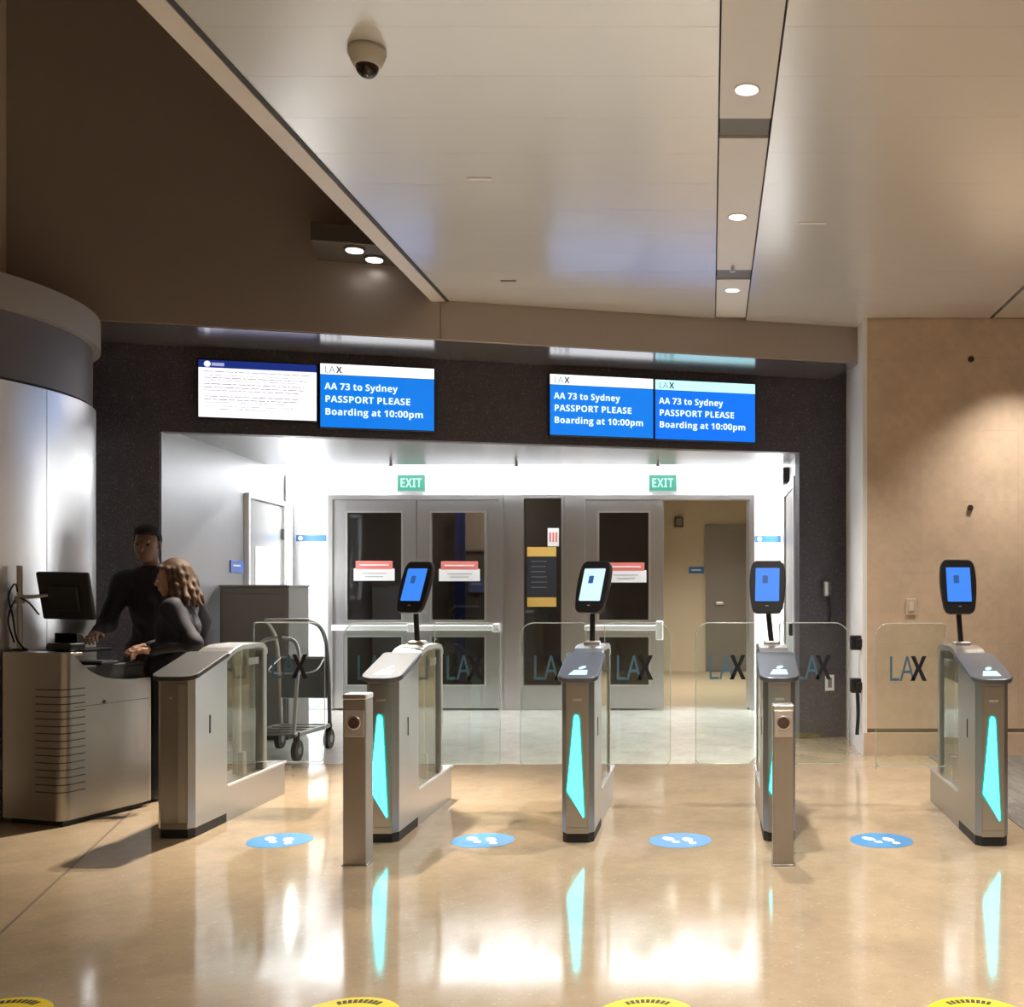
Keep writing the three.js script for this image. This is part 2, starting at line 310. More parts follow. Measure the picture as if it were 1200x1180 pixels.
// stone wall with its return
{
  const w = new THREE.Group(); w.name = 'wall_stone'; scene.add(w); tag(w, 'tan stone clad wall beside the last gate', 'wall', null, 'structure');
  mesh('backing', slab(1.31, 5.2, 0, CEIL + 0.2, 9.04, 9.3), M.stoneBack, w);
  const ys = [0.226, 0.94, 1.54, 2.14, 2.74, 3.34, CEIL], xs = [1.30, 2.6, 3.8, 5.08];
  for (let j = 0; j < 6; j++) for (let i = 0; i < 3; i++) mesh('stone_panel', uvm(slab(xs[i] + 0.0004, xs[i + 1] - 0.0004, ys[j] + 0.0004, ys[j + 1] - 0.0004, 9.01, 9.04)), M.stone, w);
  const b = struct('baseboard_right', uvm(slab(1.292, 5.08, 0, 0.19, 8.995, 9.05)), M.stone, 'tan stone plinth at the foot of the stone wall', 'baseboard');
  mesh('shadow_gap', slab(1.30, 5.08, 0.19, 0.226, 9.03, 9.06), M.stoneBack, b);
  struct('wall_return', slab(1.284, 1.32, 0, CEIL + 0.1, 9.008, 10.16), M.white, 'white end wall between granite portal and stone wall', 'wall');
  for (const [x, y, l] of [[1138, 421, 'dark round fixing high on the stone wall'], [1137, 595, 'dark round fixing at mid height of the stone wall']]) { const p = at(x, y, 9.01); tag(mesh(numbered('wall_mount_stud'), cyl(0.022, 0.026, 0.02, 0, 0, 0, 14).rotateX(Math.PI / 2).translate(p.x, p.y, -9.0), std(rgb(0.03, 0.015, 0.01), 0.5), scene), l, 'stud'); }
  const p = at(1068, 711, 9.0), s = thing('wall_switch', p.x, p.y, -9.008, 0, 'beige switch plate on the stone wall by the last gate', 'switch');
  mesh('plate', rb(0.085, 0.135, 0.01, 0, 0, 0.005, 0.004), std(rgb(0.55, 0.46, 0.37), 0.45), s); mesh('rocker', rb(0.04, 0.075, 0.008, 0, 0, 0.012, 0.003), std(rgb(0.62, 0.53, 0.44), 0.4), s);
  // black barrier receivers on the white return
  for (const [y, strap, l] of [[753, false, 'upper black barrier bracket on the white end wall'], [803, true, 'lower black barrier bracket with a hanging bar on the white end wall']]) {
    const q = at(1006, y, 9.14), k = thing('wall_bracket', 1.284, q.y, -9.14, 0, l, 'bracket', 'barrier brackets on the end wall');
    mesh('block', rb(0.09, 0.125, 0.10, -0.045, 0, 0, 0.012), M.black, k); mesh('cap', rb(0.05, 0.07, 0.05, -0.02, 0, 0.07, 0.01), M.black, k);
    if (strap) mesh('bar', tube([[-0.03, -0.05, 0.02], [-0.025, -0.25, 0.02], [-0.035, -0.42, 0.03]], 0.017, 16, 8), M.black, k);
  }
}
// granite jamb fittings
{
  const jam = (x, y) => { const k = (x - PX) / F, Z = 9.785 / (1 - TAN * k); return at(x, y, Z - 0.004); };
  let p = jam(968, 690), t = thing('wall_phone', p.x, p.y, p.z, TH, 'small silver wall handset with a dark cord on the granite jamb', 'phone');
  mesh('cradle', rb(0.085, 0.12, 0.03, 0, 0, 0.015, 0.008), M.head, t); mesh('handset', rb(0.05, 0.14, 0.04, -0.02, 0.0, 0.05, 0.015), M.steelBright, t);
  mesh('cord', tube([[0.02, -0.05, 0.02], [0.035, -0.2, 0.025], [0.02, -0.36, 0.02]], 0.008, 20, 6), M.black, t);
  p = jam(972, 800); t = thing('wall_outlet', p.x, p.y, p.z, TH, 'pale outlet plate low on the granite jamb', 'outlet');
  mesh('plate', rb(0.09, 0.15, 0.01, 0, 0, 0.005, 0.004), M.paper, t); mesh('socket', rb(0.04, 0.09, 0.006, 0, 0, 0.011, 0.002), M.grey, t);
}

// ------------------------------------------------------------------ steel drum
{
  const C = new THREE.Vector3(-5.80, 0, -6.92), R = 1.57;
  const arc = (r0, r1, a0, a1, y0, y1, n = 24) => { const s = new THREE.Shape(); s.absarc(0, 0, r1, a0, a1, false); s.absarc(0, 0, r0, a1, a0, true); const g = new THREE.ExtrudeGeometry(s, { depth: y1 - y0, bevelEnabled: false, curveSegments: n }); return toCreasedNormals(g.rotateX(-Math.PI / 2).translate(0, y0, 0), 0.5); };
  const d = new THREE.Group(); d.name = 'wall_drum'; d.position.copy(C); scene.add(d); tag(d, 'curved brushed steel drum wall beside the staff podium', 'wall', null, 'structure');
  // seam in the cladding seen at x = 47: angle on the circle
  const seams = [-1.35, -0.72, -0.075, 0.55, 1.15];
  for (let i = 0; i < 4; i++) { const g = arc(R - 0.03, R, seams[i] + 0.0016, seams[i + 1] - 0.0016, 0.0, 2.68); const p = g.attributes.position, uv = g.attributes.uv; for (let k = 0; k < p.count; k++) uv.setXY(k, Math.atan2(p.getZ(k), p.getX(k)) * R, p.getY(k)); mesh('drum_panel', g, M.drum, d); }
  mesh('core', arc(0.3, R - 0.032, -1.5, 1.4, 0, 2.7), M.dark, d);
  mesh('dark_band', arc(0.3, R - 0.02, -1.5, 1.4, 2.70, 3.11, 40), M.drumBand, d);
  mesh('sill', arc(0.3, R + 0.03, -1.5, 1.4, 3.11, 3.32, 40), M.drumSill, d);
}

// ------------------------------------------------------------------ alcove with the boarding doors
const ZD = 12.3, dx = (x) => (x - PX) * ZD / F, dy = (y) => EYE - (y - PY) * ZD / F;
const leftX = (Z) => -4.46 - 0.0926 * (Z - 8.63);
{
  struct('wall_alcove_left', uvm(prism([[-4.46, -8.66], [leftX(12.5), -12.5], [leftX(12.5) - 0.12, -12.5], [-4.58, -8.72]], 0, () => 3.25)), M.alcoveSteel, 'brushed grey metal side wall of the boarding doorway', 'wall');
  struct('wall_alcove_right', slab(0.83, 0.95, 0, 3.25, 10.10, 12.5), M.panelWhite, 'white side wall of the boarding doorway', 'wall');
  struct('ceiling_alcove', prism([[-4.95, -8.66], [0.9, -10.14], [0.9, -11.3], [-4.95, -11.3]], 2.715, () => 2.87), M.alcoveCeil, 'glossy grey ceiling of the boarding doorway', 'ceiling');
  struct('ceiling_cove', [slab(-5.1, 1.0, 3.14, 3.26, 11.1, 12.5), slab(-5.1, 1.0, 2.87, 3.26, 11.1, 11.3)], M.panelWhite, 'white light slot along the head of the door wall', 'ceiling');
  tag(mesh('cove_light', slab(-4.75, 0.80, 3.085, 3.135, 12.12, 12.20), G.cove, scene), 'continuous white light strip in the slot above the boarding doors', 'light strip');
  for (const [x, z, l] of [[-4.752, -12.02, 'upright white light strip in the corner by the closed doors'], [0.812, -12.10, 'upright white light strip in the corner by the open doorway']]) {
    const t = thing('corner_light', x, 0.1, z, x < 0 ? 0.0926 : 0, l, 'light strip', 'upright light strips beside the door wall');
    mesh('housing', bx(0.016, 2.58, 0.20, x < 0 ? -0.004 : 0.004, 1.29, 0), M.white, t); mesh('diffuser', bx(0.006, 2.5, 0.16, x < 0 ? 0.006 : -0.006, 1.28, 0), glow(0.95, 0.98, 1, 8), t);
  }
  // the door wall: white and steel panels round the openings
  const w = new THREE.Group(); w.name = 'wall_doors'; scene.add(w); tag(w, 'white and steel clad wall holding the boarding doors', 'wall', null, 'structure');
  const P = (name, x0, x1, y0, y1, m, dz = 0) => mesh(name, slab(dx(x0) + 0.002, dx(x1) - 0.002, Math.max(0, dy(y1)), dy(y0), ZD + dz, ZD + 0.15), m, w);
  P('wall_panel', 340, 384.5, 470, 835, M.panelWhite);
  for (const [a, b] of [[384.5, 590], [590, 680], [680, 882.5]]) P('header_panel', a, b, 500, 580, M.panelWhite);
  P('header_panel', 340, 384.5, 440, 470, M.panelWhite);
  P('wall_panel', 882.5, 921, 470, 835, M.panelWhite);
  P('steel_panel', 590, 611, 580, 835, M.doorSteel); P('steel_panel', 661, 680, 580, 835, M.doorSteel); P('steel_panel', 611, 661, 806, 835, M.doorSteel, 0.004);
}
function frameGeo(x0, x1, y0, y1, t, Z0, Z1, sill = false) {
  const l = [slab(x0, x0 + t, y0, y1, Z0, Z1), slab(x1 - t, x1, y0, y1, Z0, Z1), slab(x0 + t, x1 - t, y1 - t, y1, Z0, Z1)];
  if (sill) l.push(slab(x0 + t, x1 - t, y0, y0 + t, Z0, Z1));
  return uvm(join(l));
}
// sidelight window with its hanging notice
{
  const g = new THREE.Group(); g.name = 'window_1'; scene.add(g); tag(g, 'narrow fixed glass sidelight between the two pairs of doors', 'window', null, 'structure');
  mesh('frame', frameGeo(dx(611), dx(661), dy(806), dy(581), 0.03, ZD - 0.02, ZD + 0.1, true), M.doorSteel, g);
  mesh('glass_pane', slab(dx(611) + 0.03, dx(661) - 0.03, dy(806) + 0.03, dy(581) - 0.03, ZD + 0.04, ZD + 0.045), M.pane, g);
  const n = thing('notice_board', dx(634.5), dy(711), -(ZD + 0.02), 0, 'black notice with gold bands top and bottom in the sidelight', 'notice');
  const W = 34 * ZD / F, H = 70 * ZD / F, b = 11 * ZD / F;
  mesh('sheet', slab(-W / 2, W / 2, b, H - b, 0, 0.01), std(rgb(0.02, 0.022, 0.03), 0.5), n);
  for (const y of [0, H - b]) mesh('gold_band', slab(-W / 2, W / 2, y, y + b, -0.002, 0.01), M.gold, n);
  for (let k = 0; k < 6; k++) mesh('print_line', slab(-W * 0.36, W * (0.1 + 0.28 * rnd()), H - b - 0.06 - k * 0.06, H - b - 0.052 - k * 0.06, -0.001, 0.005), std(rgb(0.16, 0.17, 0.2), 0.5), n);
  const s = thing('paper_sign', dx(648), dy(640), -(ZD + 0.025), 0, 'small white paper with red bars stuck in the sidelight', 'sign');
  mesh('sheet', slab(-0.065, 0.065, 0, 0.21, 0, 0.003), M.paper, s); for (const x of [-0.035, 0.0, 0.035]) mesh('red_bar', slab(x - 0.01, x + 0.01, 0.05, 0.16, -0.002, 0.001), M.red, s);
}
// door frames, leaves, push bars and door signs
function leaf(name, x0, x1, label, barX0, barX1, cap) {
  const g = new THREE.Group(); g.name = name; g.position.set(dx(x0), 0, -ZD); scene.add(g); tag(g, label, 'door', 'boarding door leaves', 'structure');
  const w = dx(x1) - dx(x0), top = dy(586), st = 0.165, y1 = dy(600), y2 = dy(727), y3 = dy(746), y4 = dy(803);
  mesh('stile', uvm(slab(0.003, st, 0.02, top, 0.01, 0.06)), M.doorSteel, g); mesh('stile', uvm(slab(w - st, w - 0.003, 0.02, top, 0.01, 0.06)), M.doorSteel, g);
  for (const [a, b] of [[y1, top], [y3, y2], [0.02, y4]]) mesh('rail', uvm(slab(st, w - st, a, b, 0.012, 0.058), true), M.doorSteel, g);
  for (const [a, b] of [[y2, y1], [y4, y3]]) {
    const pn = mesh('glass_pane', slab(st, w - st, a, b, 0.032, 0.037), M.pane, g);
    mesh('glazing_bead', uvm(join([slab(st - 0.012, st + 0.012, a - 0.01, b + 0.01, 0.002, 0.03), slab(w - st - 0.012, w - st + 0.012, a - 0.01, b + 0.01, 0.002, 0.03), slab(st, w - st, b - 0.006, b + 0.012, 0.002, 0.03), slab(st, w - st, a - 0.012, a + 0.006, 0.002, 0.03)])), M.steelBright, pn);
  }
  const bar = mesh('push_bar', rb(w * (barX1 - barX0), 0.062, 0.055, w * (barX0 + barX1) / 2, dy(735.5), 0.055, 0.012), std(rgb(0.86, 0.85, 0.84), 0.35, 0.3), g);
  mesh('end_cap', rb(0.085, cap ? 0.22 : 0.10, 0.07, cap ? w * barX1 - 0.02 : w * (cap === 0 ? barX0 : barX1), dy(735.5) - (cap ? 0.03 : 0), 0.05, 0.015), std(rgb(0.82, 0.81, 0.80), 0.35, 0.3), bar);
  return [g, w];
}
struct('trim_2', frameGeo(dx(384.5), dx(590), 0, dy(580), 0.055, ZD - 0.015, ZD + 0.12), M.doorSteel, 'brushed steel frame of the closed pair of doors', 'door frame');
struct('trim_3', frameGeo(dx(680), dx(884), 0, dy(580), 0.055, ZD - 0.015, ZD + 0.12), M.doorSteel, 'brushed steel frame of the pair with one leaf open', 'door frame');
leaf('door_1', 389, 488, 'steel and glass door leaf beside the white notice wall', 0.02, 0.95, null);
leaf('door_2', 488, 585.5, 'steel and glass door leaf beside the sidelight on the notice wall side', 0.05, 0.97, null);
leaf('door_3', 684, 778, 'steel and glass door leaf closed next to the open doorway', 0.02, 0.97, 1);
{
  const [g] = leaf('door_4', 781, 880, 'steel and glass door leaf standing open into the jet bridge', 0.03, 0.95, null);
  // hinged at its far edge and swung away from the hall
  g.position.set(dx(881), 0, -(ZD + 0.07)); g.rotation.y = Math.PI / 2 - 0.03; 
}
for (const [x, y, l] of [[438.5, 669, 'red and white warning sign on the door leaf beside the notice wall'], [538.5, 669.5, 'red and white warning sign on the door leaf beside the sidelight'], [733.5, 671, 'red and white warning sign on the door leaf by the open doorway']]) {
  const s = thing('door_sign', dx(x), dy(y), -(ZD - 0.002), 0, l, 'sign', 'warning signs on the doors');
  const w = 48 * ZD / F, h = 23 * ZD / F;
  mesh('plate', rb(w, h * 0.62, 0.006, 0, -h * 0.19, 0, 0.002), M.paper, s);
  mesh('red_band', rb(w * 0.90, h * 0.42, 0.008, 0, h * 0.30, 0, 0.002), M.red, s);
  mesh('print_line', bx(w * 0.72, h * 0.07, 0.002, 0, h * 0.30, 0.005), std(rgb(0.9, 0.75, 0.72), 0.5), s);
  for (const k of [0, 1]) mesh('print_line', bx(w * (0.6 - 0.15 * k), h * 0.05, 0.002, 0, -h * (0.12 + 0.17 * k), 0.0035), std(rgb(0.45, 0.45, 0.47), 0.5), s);
}
// exit signs: green letters in a pale lit case
for (const [x, l] of [[484, 'green exit sign above the closed pair of doors'], [777, 'green exit sign above the pair with one leaf open']]) {
  const s = thing('exit_sign', dx(x), dy(566.5), -(ZD - 0.05), 0, l, 'exit sign', 'exit signs over the doors');
  mesh('case', rb(0.335, 0.205, 0.045, 0, 0, 0.0, 0.006), std(rgb(0.55, 0.6, 0.58), 0.4), s);
  mesh('face', bx(0.31, 0.18, 0.004, 0, 0, 0.024), glow(0.04, 0.40, 0.27, 1.0), s);
  mesh('lettering', text('EXIT', fontBold, 0.105, 0.003).scale(0.82, 1, 1).translate(0, 0, 0.027), glow(0.50, 0.98, 0.82, 1.0), s);
  const l2 = area(0.3, 0.17, dx(x), dy(566.5), -(ZD - 0.085), dx(x), dy(566.5), 0, 0.05, new THREE.Color(0.2, 1, 0.7));
}
// wall signs with blue headers
for (const [x0, x1, y0, y1, l] of [[347.5, 382, 627, 682, 'white notice with blue header on the white wall beside the closed doors'], [885, 915, 628, 682, 'white notice with blue header on the wall beside the open doorway']]) {
  const w = dx(x1) - dx(x0), h = dy(y0) - dy(y1), s = thing('wall_sign', (dx(x0) + dx(x1)) / 2, dy(y1), -(ZD - 0.001), 0, l, 'sign', 'notices with blue headers');
  mesh('sheet', slab(-w / 2, w / 2, 0, h - 0.07, -0.006, 0), M.paper, s); mesh('blue_header', slab(-w / 2, w / 2, h - 0.072, h, -0.012, 0), M.signBlue, s);
  mesh('round_icon', cyl(0.027, 0.027, 0.004, 0, 0, 0, 20).rotateX(Math.PI / 2).translate(-w / 2 + 0.05, h - 0.036, 0.0135), M.paper, s);
}
{
  const s = thing('wall_strobe', dx(898), dy(585), -(ZD - 0.001), 0, 'small white alarm box on the white wall beside the open doorway', 'alarm');
  mesh('case', rb(0.10, 0.15, 0.05, 0, 0, 0.025, 0.01), M.paper, s); mesh('lens', rb(0.06, 0.06, 0.02, 0, 0.02, 0.055, 0.008), std(rgb(0.9, 0.9, 0.9), 0.15), s);
}
// side door in the white alcove wall and the dark box over it
{
  const g = new THREE.Group(); g.name = 'door_5'; scene.add(g); tag(g, 'narrow steel framed side door in the white alcove wall', 'door', null, 'structure');
  mesh('frame', uvm(join([slab(0.80, 0.84, 0, 2.5, 10.35, 10.45), slab(0.80, 0.84, 0, 2.5, 11.65, 11.75), slab(0.80, 0.84, 2.4, 2.5, 10.45, 11.65)])), M.doorSteel, g);
  mesh('leaf', uvm(slab(0.818, 0.835, 0.01, 2.4, 10.45, 11.65)), M.greyDoor, g); mesh('handle', rb(0.05, 0.12, 0.05, 0.795, 1.0, -10.55, 0.01), M.black, g);
  const s = thing('wall_speaker', 0.83, 2.60, -11.3, 0, 'small dark box high on the white alcove wall', 'speaker');
  mesh('case', rb(0.07, 0.18, 0.12, -0.035, 0, 0, 0.01), M.grey, s); mesh('front_mesh', rb(0.06, 0.15, 0.01, -0.035, 0, 0.062, 0.004), M.blackMatt, s);
}
for (const x of [458, 605, 771]) {            // sprinklers under the alcove ceiling
  const Z = 11.0, p = at(x, 545, Z), s = thing('ceiling_sprinkler', p.x, 2.715, -Z, 0, { 458: 'small sprinkler under the glossy alcove ceiling by the closed doors', 605: 'small sprinkler under the alcove ceiling before the sidelight', 771: 'small sprinkler under the alcove ceiling by the open doorway' }[x], 'sprinkler', 'sprinklers under the alcove ceiling');
  mesh('stem', cyl(0.014, 0.018, 0.04, 0, -0.02, 0, 12), M.steel, s); mesh('deflector', cyl(0.03, 0.03, 0.006, 0, -0.045, 0, 16), M.steelDark, s);
}
// wall case and blue sign on the brushed wall
{
  const turn = Math.atan2(1, -0.0926) ; // wall runs in depth, slightly splayed
  const a = leftX(10.61), t = thing('notice_case', (leftX(10.61) + leftX(11.82)) / 2 + 0.012, 1.28, -(10.61 + 11.82) / 2, Math.PI / 2 + 0.0926, 'pale framed wall case on the brushed alcove wall', 'display case');
  mesh('back_panel', bx(1.14, 1.0, 0.02, 0, 0.52, 0.0), std(rgb(0.55, 0.55, 0.54), 0.25, 0.4), t);
  for (const x of [-0.585, 0.585]) mesh('frame_side', rb(0.05, 1.1, 0.05, x, 0.53, 0.012, 0.006), M.paper, t);
  for (const y of [0.0, 1.06]) mesh('frame_rail', rb(1.14, 0.05, 0.05, 0, y, 0.012, 0.006), M.paper, t);
  mesh('notice_sheet', bx(0.8, 0.42, 0.004, 0.05, 0.35, 0.013), M.paper, t); mesh('latch', rb(0.03, 0.12, 0.03, 0.52, 0.72, 0.03, 0.006), M.grey, t);
  const s = thing('wall_sign', leftX(10.39) + 0.008, 1.62, -10.39, Math.PI / 2 + 0.0926, 'small square blue sign on the brushed alcove wall', 'sign');
  mesh('plate', rb(0.36, 0.12, 0.01, 0, 0, 0, 0.003), std(rgb(0.12, 0.2, 0.55), 0.4), s); mesh('print_line', bx(0.2, 0.016, 0.003, -0.02, 0.01, 0.006), M.paper, s);
}
// grey equipment cabinet
{
  const t = thing('equipment_cabinet', -4.225, 0, -10.12, 0, 'plain dark grey metal cabinet standing against the brushed alcove wall', 'cabinet');
  mesh('body', rb(0.64, 1.38, 0.5, 0, 0.73, 0, 0.012), M.grey, t); mesh('top', rb(0.655, 0.02, 0.515, 0, 1.43, 0, 0.006), M.grey, t); mesh('door', rb(0.60, 1.28, 0.012, 0, 0.72, 0.255, 0.004), M.grey, t); mesh('plinth', bx(0.6, 0.05, 0.46, 0, 0.025, 0), M.dark, t);
}
// jet bridge beyond the doors
{
  struct('wall_bridge_back', slab(-6, 3, 0, 3.0, 18.0, 18.2), M.beige, 'beige end wall of the jet bridge', 'wall');
  struct('wall_bridge_right', slab(0.9, 1.05, 0, 3.0, 12.46, 18.1), M.beige, 'beige side wall of the jet bridge', 'wall');
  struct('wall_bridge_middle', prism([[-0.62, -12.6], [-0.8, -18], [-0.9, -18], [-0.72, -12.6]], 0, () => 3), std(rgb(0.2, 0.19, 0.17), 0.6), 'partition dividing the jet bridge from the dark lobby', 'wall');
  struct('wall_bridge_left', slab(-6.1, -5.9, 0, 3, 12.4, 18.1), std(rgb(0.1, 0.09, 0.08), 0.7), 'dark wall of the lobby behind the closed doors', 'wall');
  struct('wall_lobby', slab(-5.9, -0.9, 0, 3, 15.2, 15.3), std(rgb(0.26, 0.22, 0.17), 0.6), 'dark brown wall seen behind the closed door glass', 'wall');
  struct('ceiling_bridge', slab(-6.1, 3, 3.0, 3.15, 12.46, 18.2), M.beige, 'ceiling of the jet bridge', 'ceiling');
  struct('wall_door_top', slab(-6, 1, 2.97, 3.3, 12.46, 12.6), M.dark, 'dark closing strip over the door wall', 'wall');
  for (const [x, l] of [[-0.55, 'small ceiling lamp in the jet bridge by the partition'], [0.06, 'small ceiling lamp in the middle of the jet bridge']]) { const t = thing('ceiling_lamp', x, 3.0, -14.9, 0, l, 'ceiling light'); mesh('rim', new THREE.TorusGeometry(0.075, 0.012, 8, 24).rotateX(Math.PI / 2), M.white, t); mesh('lens', cyl(0.07, 0.07, 0.02, 0, -0.008, 0), glow(1, 0.95, 0.88, 9), t); }
  const q = (x, y) => at(x, y, 17.99), d = new THREE.Group(); d.name = 'door_6'; scene.add(d); tag(d, 'dark grey metal door at the far end of the jet bridge', 'door', null, 'structure');
  const a = q(831, 620), b = q(883, 780);
  mesh('leaf', slab(a.x, b.x, 0.01, a.y, 17.95, 18.0), M.greyDoor, d); mesh('frame', frameGeo(a.x - 0.06, b.x + 0.06, 0, a.y + 0.06, 0.06, 17.93, 18.0), M.greyDoor, d); mesh('handle', rb(0.16, 0.06, 0.06, a.x + 0.18, q(0, 707).y, -17.92, 0.02), M.steelBright, d);
  let p = q(816, 668), s = thing('wall_sign', p.x, p.y, -17.99, 0, 'small dark blue sign on the beige jet bridge wall', 'sign'); mesh('plate', rb(0.25, 0.11, 0.012, 0, 0, 0.006, 0.003), M.signBlue, s); mesh('print_line', bx(0.16, 0.02, 0.003, 0, 0, 0.0135), M.paper, s);
  p = q(796, 612); s = thing('wall_speaker', p.x, p.y, -17.99, 0, 'small black box high on the beige jet bridge wall', 'speaker'); mesh('case', rb(0.14, 0.16, 0.1, 0, 0, 0.05, 0.01), M.black, s); mesh('grille', rb(0.1, 0.12, 0.01, 0, 0, 0.102, 0.003), M.grey, s);
  // dim things behind the closed glass
  const r = (x, y) => at(x, y, 15.0);
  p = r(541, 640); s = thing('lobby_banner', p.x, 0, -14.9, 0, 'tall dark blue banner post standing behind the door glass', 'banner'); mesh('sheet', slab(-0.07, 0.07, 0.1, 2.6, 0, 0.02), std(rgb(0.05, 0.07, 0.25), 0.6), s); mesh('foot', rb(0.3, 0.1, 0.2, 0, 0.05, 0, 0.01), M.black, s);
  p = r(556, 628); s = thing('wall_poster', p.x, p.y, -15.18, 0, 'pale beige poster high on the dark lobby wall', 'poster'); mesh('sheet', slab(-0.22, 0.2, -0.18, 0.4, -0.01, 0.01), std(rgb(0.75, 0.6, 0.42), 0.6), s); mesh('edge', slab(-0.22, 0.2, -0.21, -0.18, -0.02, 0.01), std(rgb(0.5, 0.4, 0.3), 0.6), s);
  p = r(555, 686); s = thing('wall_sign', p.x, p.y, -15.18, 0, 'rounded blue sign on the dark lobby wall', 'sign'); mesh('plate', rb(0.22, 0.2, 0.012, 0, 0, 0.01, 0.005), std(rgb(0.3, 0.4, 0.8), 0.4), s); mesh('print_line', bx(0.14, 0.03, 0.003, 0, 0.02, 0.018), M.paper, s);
  area(0.4, 0.4, -3.0, 2.95, -14.3, -3.0, 0, -14.6, 11, WARM);
  tag(mesh('ceiling_light_001', rb(0.42, 0.03, 0.42, -3.0, 2.985, -14.3, 0.01), glow(1, 0.9, 0.75, 1.2), scene), 'small ceiling light in the dark lobby behind the doors', 'ceiling light');
}

// ------------------------------------------------------------------ information screens on the portal wall
function canvasTex(w, h, draw) { const c = document.createElement('canvas'); c.width = w; c.height = h; draw(c.getContext('2d'), w, h); const t = new THREE.CanvasTexture(c); t.colorSpace = THREE.SRGBColorSpace; return t; }
function boarding(bar, lower) {
  return canvasTex(768, 440, (g, w, h) => {
    g.fillStyle = lower; g.fillRect(0, 0, w, h); g.fillStyle = bar; g.fillRect(0, 0, w, 74); g.fillStyle = '#123'; g.fillRect(0, 74, w, 3);
    g.font = '64px sans-serif'; g.fillStyle = '#6f8a94'; g.fillText('LA', 26, 62); g.font = 'bold 64px sans-serif'; g.fillStyle = '#1b2a33'; g.fillText('X', 104, 62);
    g.fillStyle = '#e9fbff'; g.font = 'bold 64px sans-serif';
    ['AA 73 to Sydney', 'PASSPORT PLEASE', 'Boarding at 10:00pm'].forEach((s, k) => { const m = g.measureText(s).width, want = [490, 580, 668][k]; g.save(); g.translate(28, 178 + k * 88); g.scale(want / m, 1); g.fillText(s, 0, 0); g.restore(); });
  });
}
const listTex = canvasTex(768, 440, (g, w, h) => {
  g.fillStyle = '#fdf8ff'; g.fillRect(0, 0, w, h); g.fillStyle = '#152a72'; g.fillRect(0, 0, w, 58); g.fillStyle = '#e6e6f5'; g.beginPath(); g.ellipse(56, 30, 22, 24, 0, 0, Math.PI * 2); g.fill(); g.fillStyle = '#9a9cc8'; g.fillRect(84, 18, 80, 26);
  const lines = [[84, 1.0, 2], [112, 0.95, 1], [132, 0.98, 2], [152, 0.9, 1], [180, 0.95, 2], [206, 0.95, 2], [230, 0.9, 2], [276, 0.9, 2], [300, 0.9, 2], [322, 0.85, 1], [352, 0.85, 1], [374, 0.7, 1]];
  for (const [y, s, k] of lines) { let x = 36; const end = 36 + 680 * s; while (x < end) { const l = 14 + rnd() * 50, v = Math.floor(k === 2 ? 90 + rnd() * 60 : 150 + rnd() * 60); g.fillStyle = `rgb(${v},${v - 4},${v})`; g.fillRect(x, y, Math.min(l, end - x), 5); x += l + 6 + rnd() * 5; } }
});
const screenAt = (x0, x1, y0, y1, tex, k, lit, label) => {
  const u = (x) => { const q = (x - PX) / F; return (9.785 - 0.09) * q / (1 - TAN * q) / CO; }, h = (x, y) => { const q = (x - PX) / F, Z = (9.785 - 0.09) / (1 - TAN * q); return EYE - (y - PY) * Z / F; };
  const a = u(x0), b = u(x1), yt = h(x0, y0), yb = h(x0, y1), w = b - a;
  const t = thing('wall_mounted_screen', 0, 0, -9.785, TH, label, 'screen', 'information screens over the boarding doorway');
  const c = (a + b) / 2; t.position.add(new THREE.Vector3(c * CO, (yt + yb) / 2, -c * Math.sin(TH)));
  const hh = yt - yb;
  mesh('case', rb(w + 0.02, hh + 0.02, 0.07, 0, 0, 0.05, 0.008), M.black, t); mesh('wall_bracket', bx(w * 0.4, hh * 0.5, 0.02, 0, 0, 0.008), M.blackMatt, t);
  mesh('screen', new THREE.PlaneGeometry(w, hh).translate(0, 0, 0.0875), new THREE.MeshStandardMaterial({ color: 0x050505, roughness: 0.3, emissive: 0xffffff, emissiveMap: tex, emissiveIntensity: k }), t);
  t.updateMatrixWorld(); const p = t.localToWorld(new THREE.Vector3(0, 0, 0.10)), q = t.localToWorld(new THREE.Vector3(0, 0, 3));
  area(w, hh, p.x, p.y, p.z, q.x, q.y, q.z, lit[0], new THREE.Color(...lit[1]));
};
const blueA = boarding('#fbfeff', '#0a72d6'), blueB = boarding('#bdf6ff', '#0a6bdf');
screenAt(229, 367.5, 421, 488, listTex, 1.15, [0.06, [1, 0.98, 1]], 'white screen of small text lines under a navy header');
screenAt(372, 505.5, 425.5, 500, blueA, 1.15, [0.05, [0.2, 0.5, 1]], 'blue boarding screen with white header next to the white text screen');
screenAt(641.5, 762.5, 438, 509, blueA, 1.2, [0.05, [0.2, 0.5, 1]], 'blue boarding screen with a white header joined to a cyan headed one');
screenAt(765, 882, 444.5, 514, blueB, 1.2, [0.05, [0.2, 0.5, 1]], 'blue boarding screen with a pale cyan header');

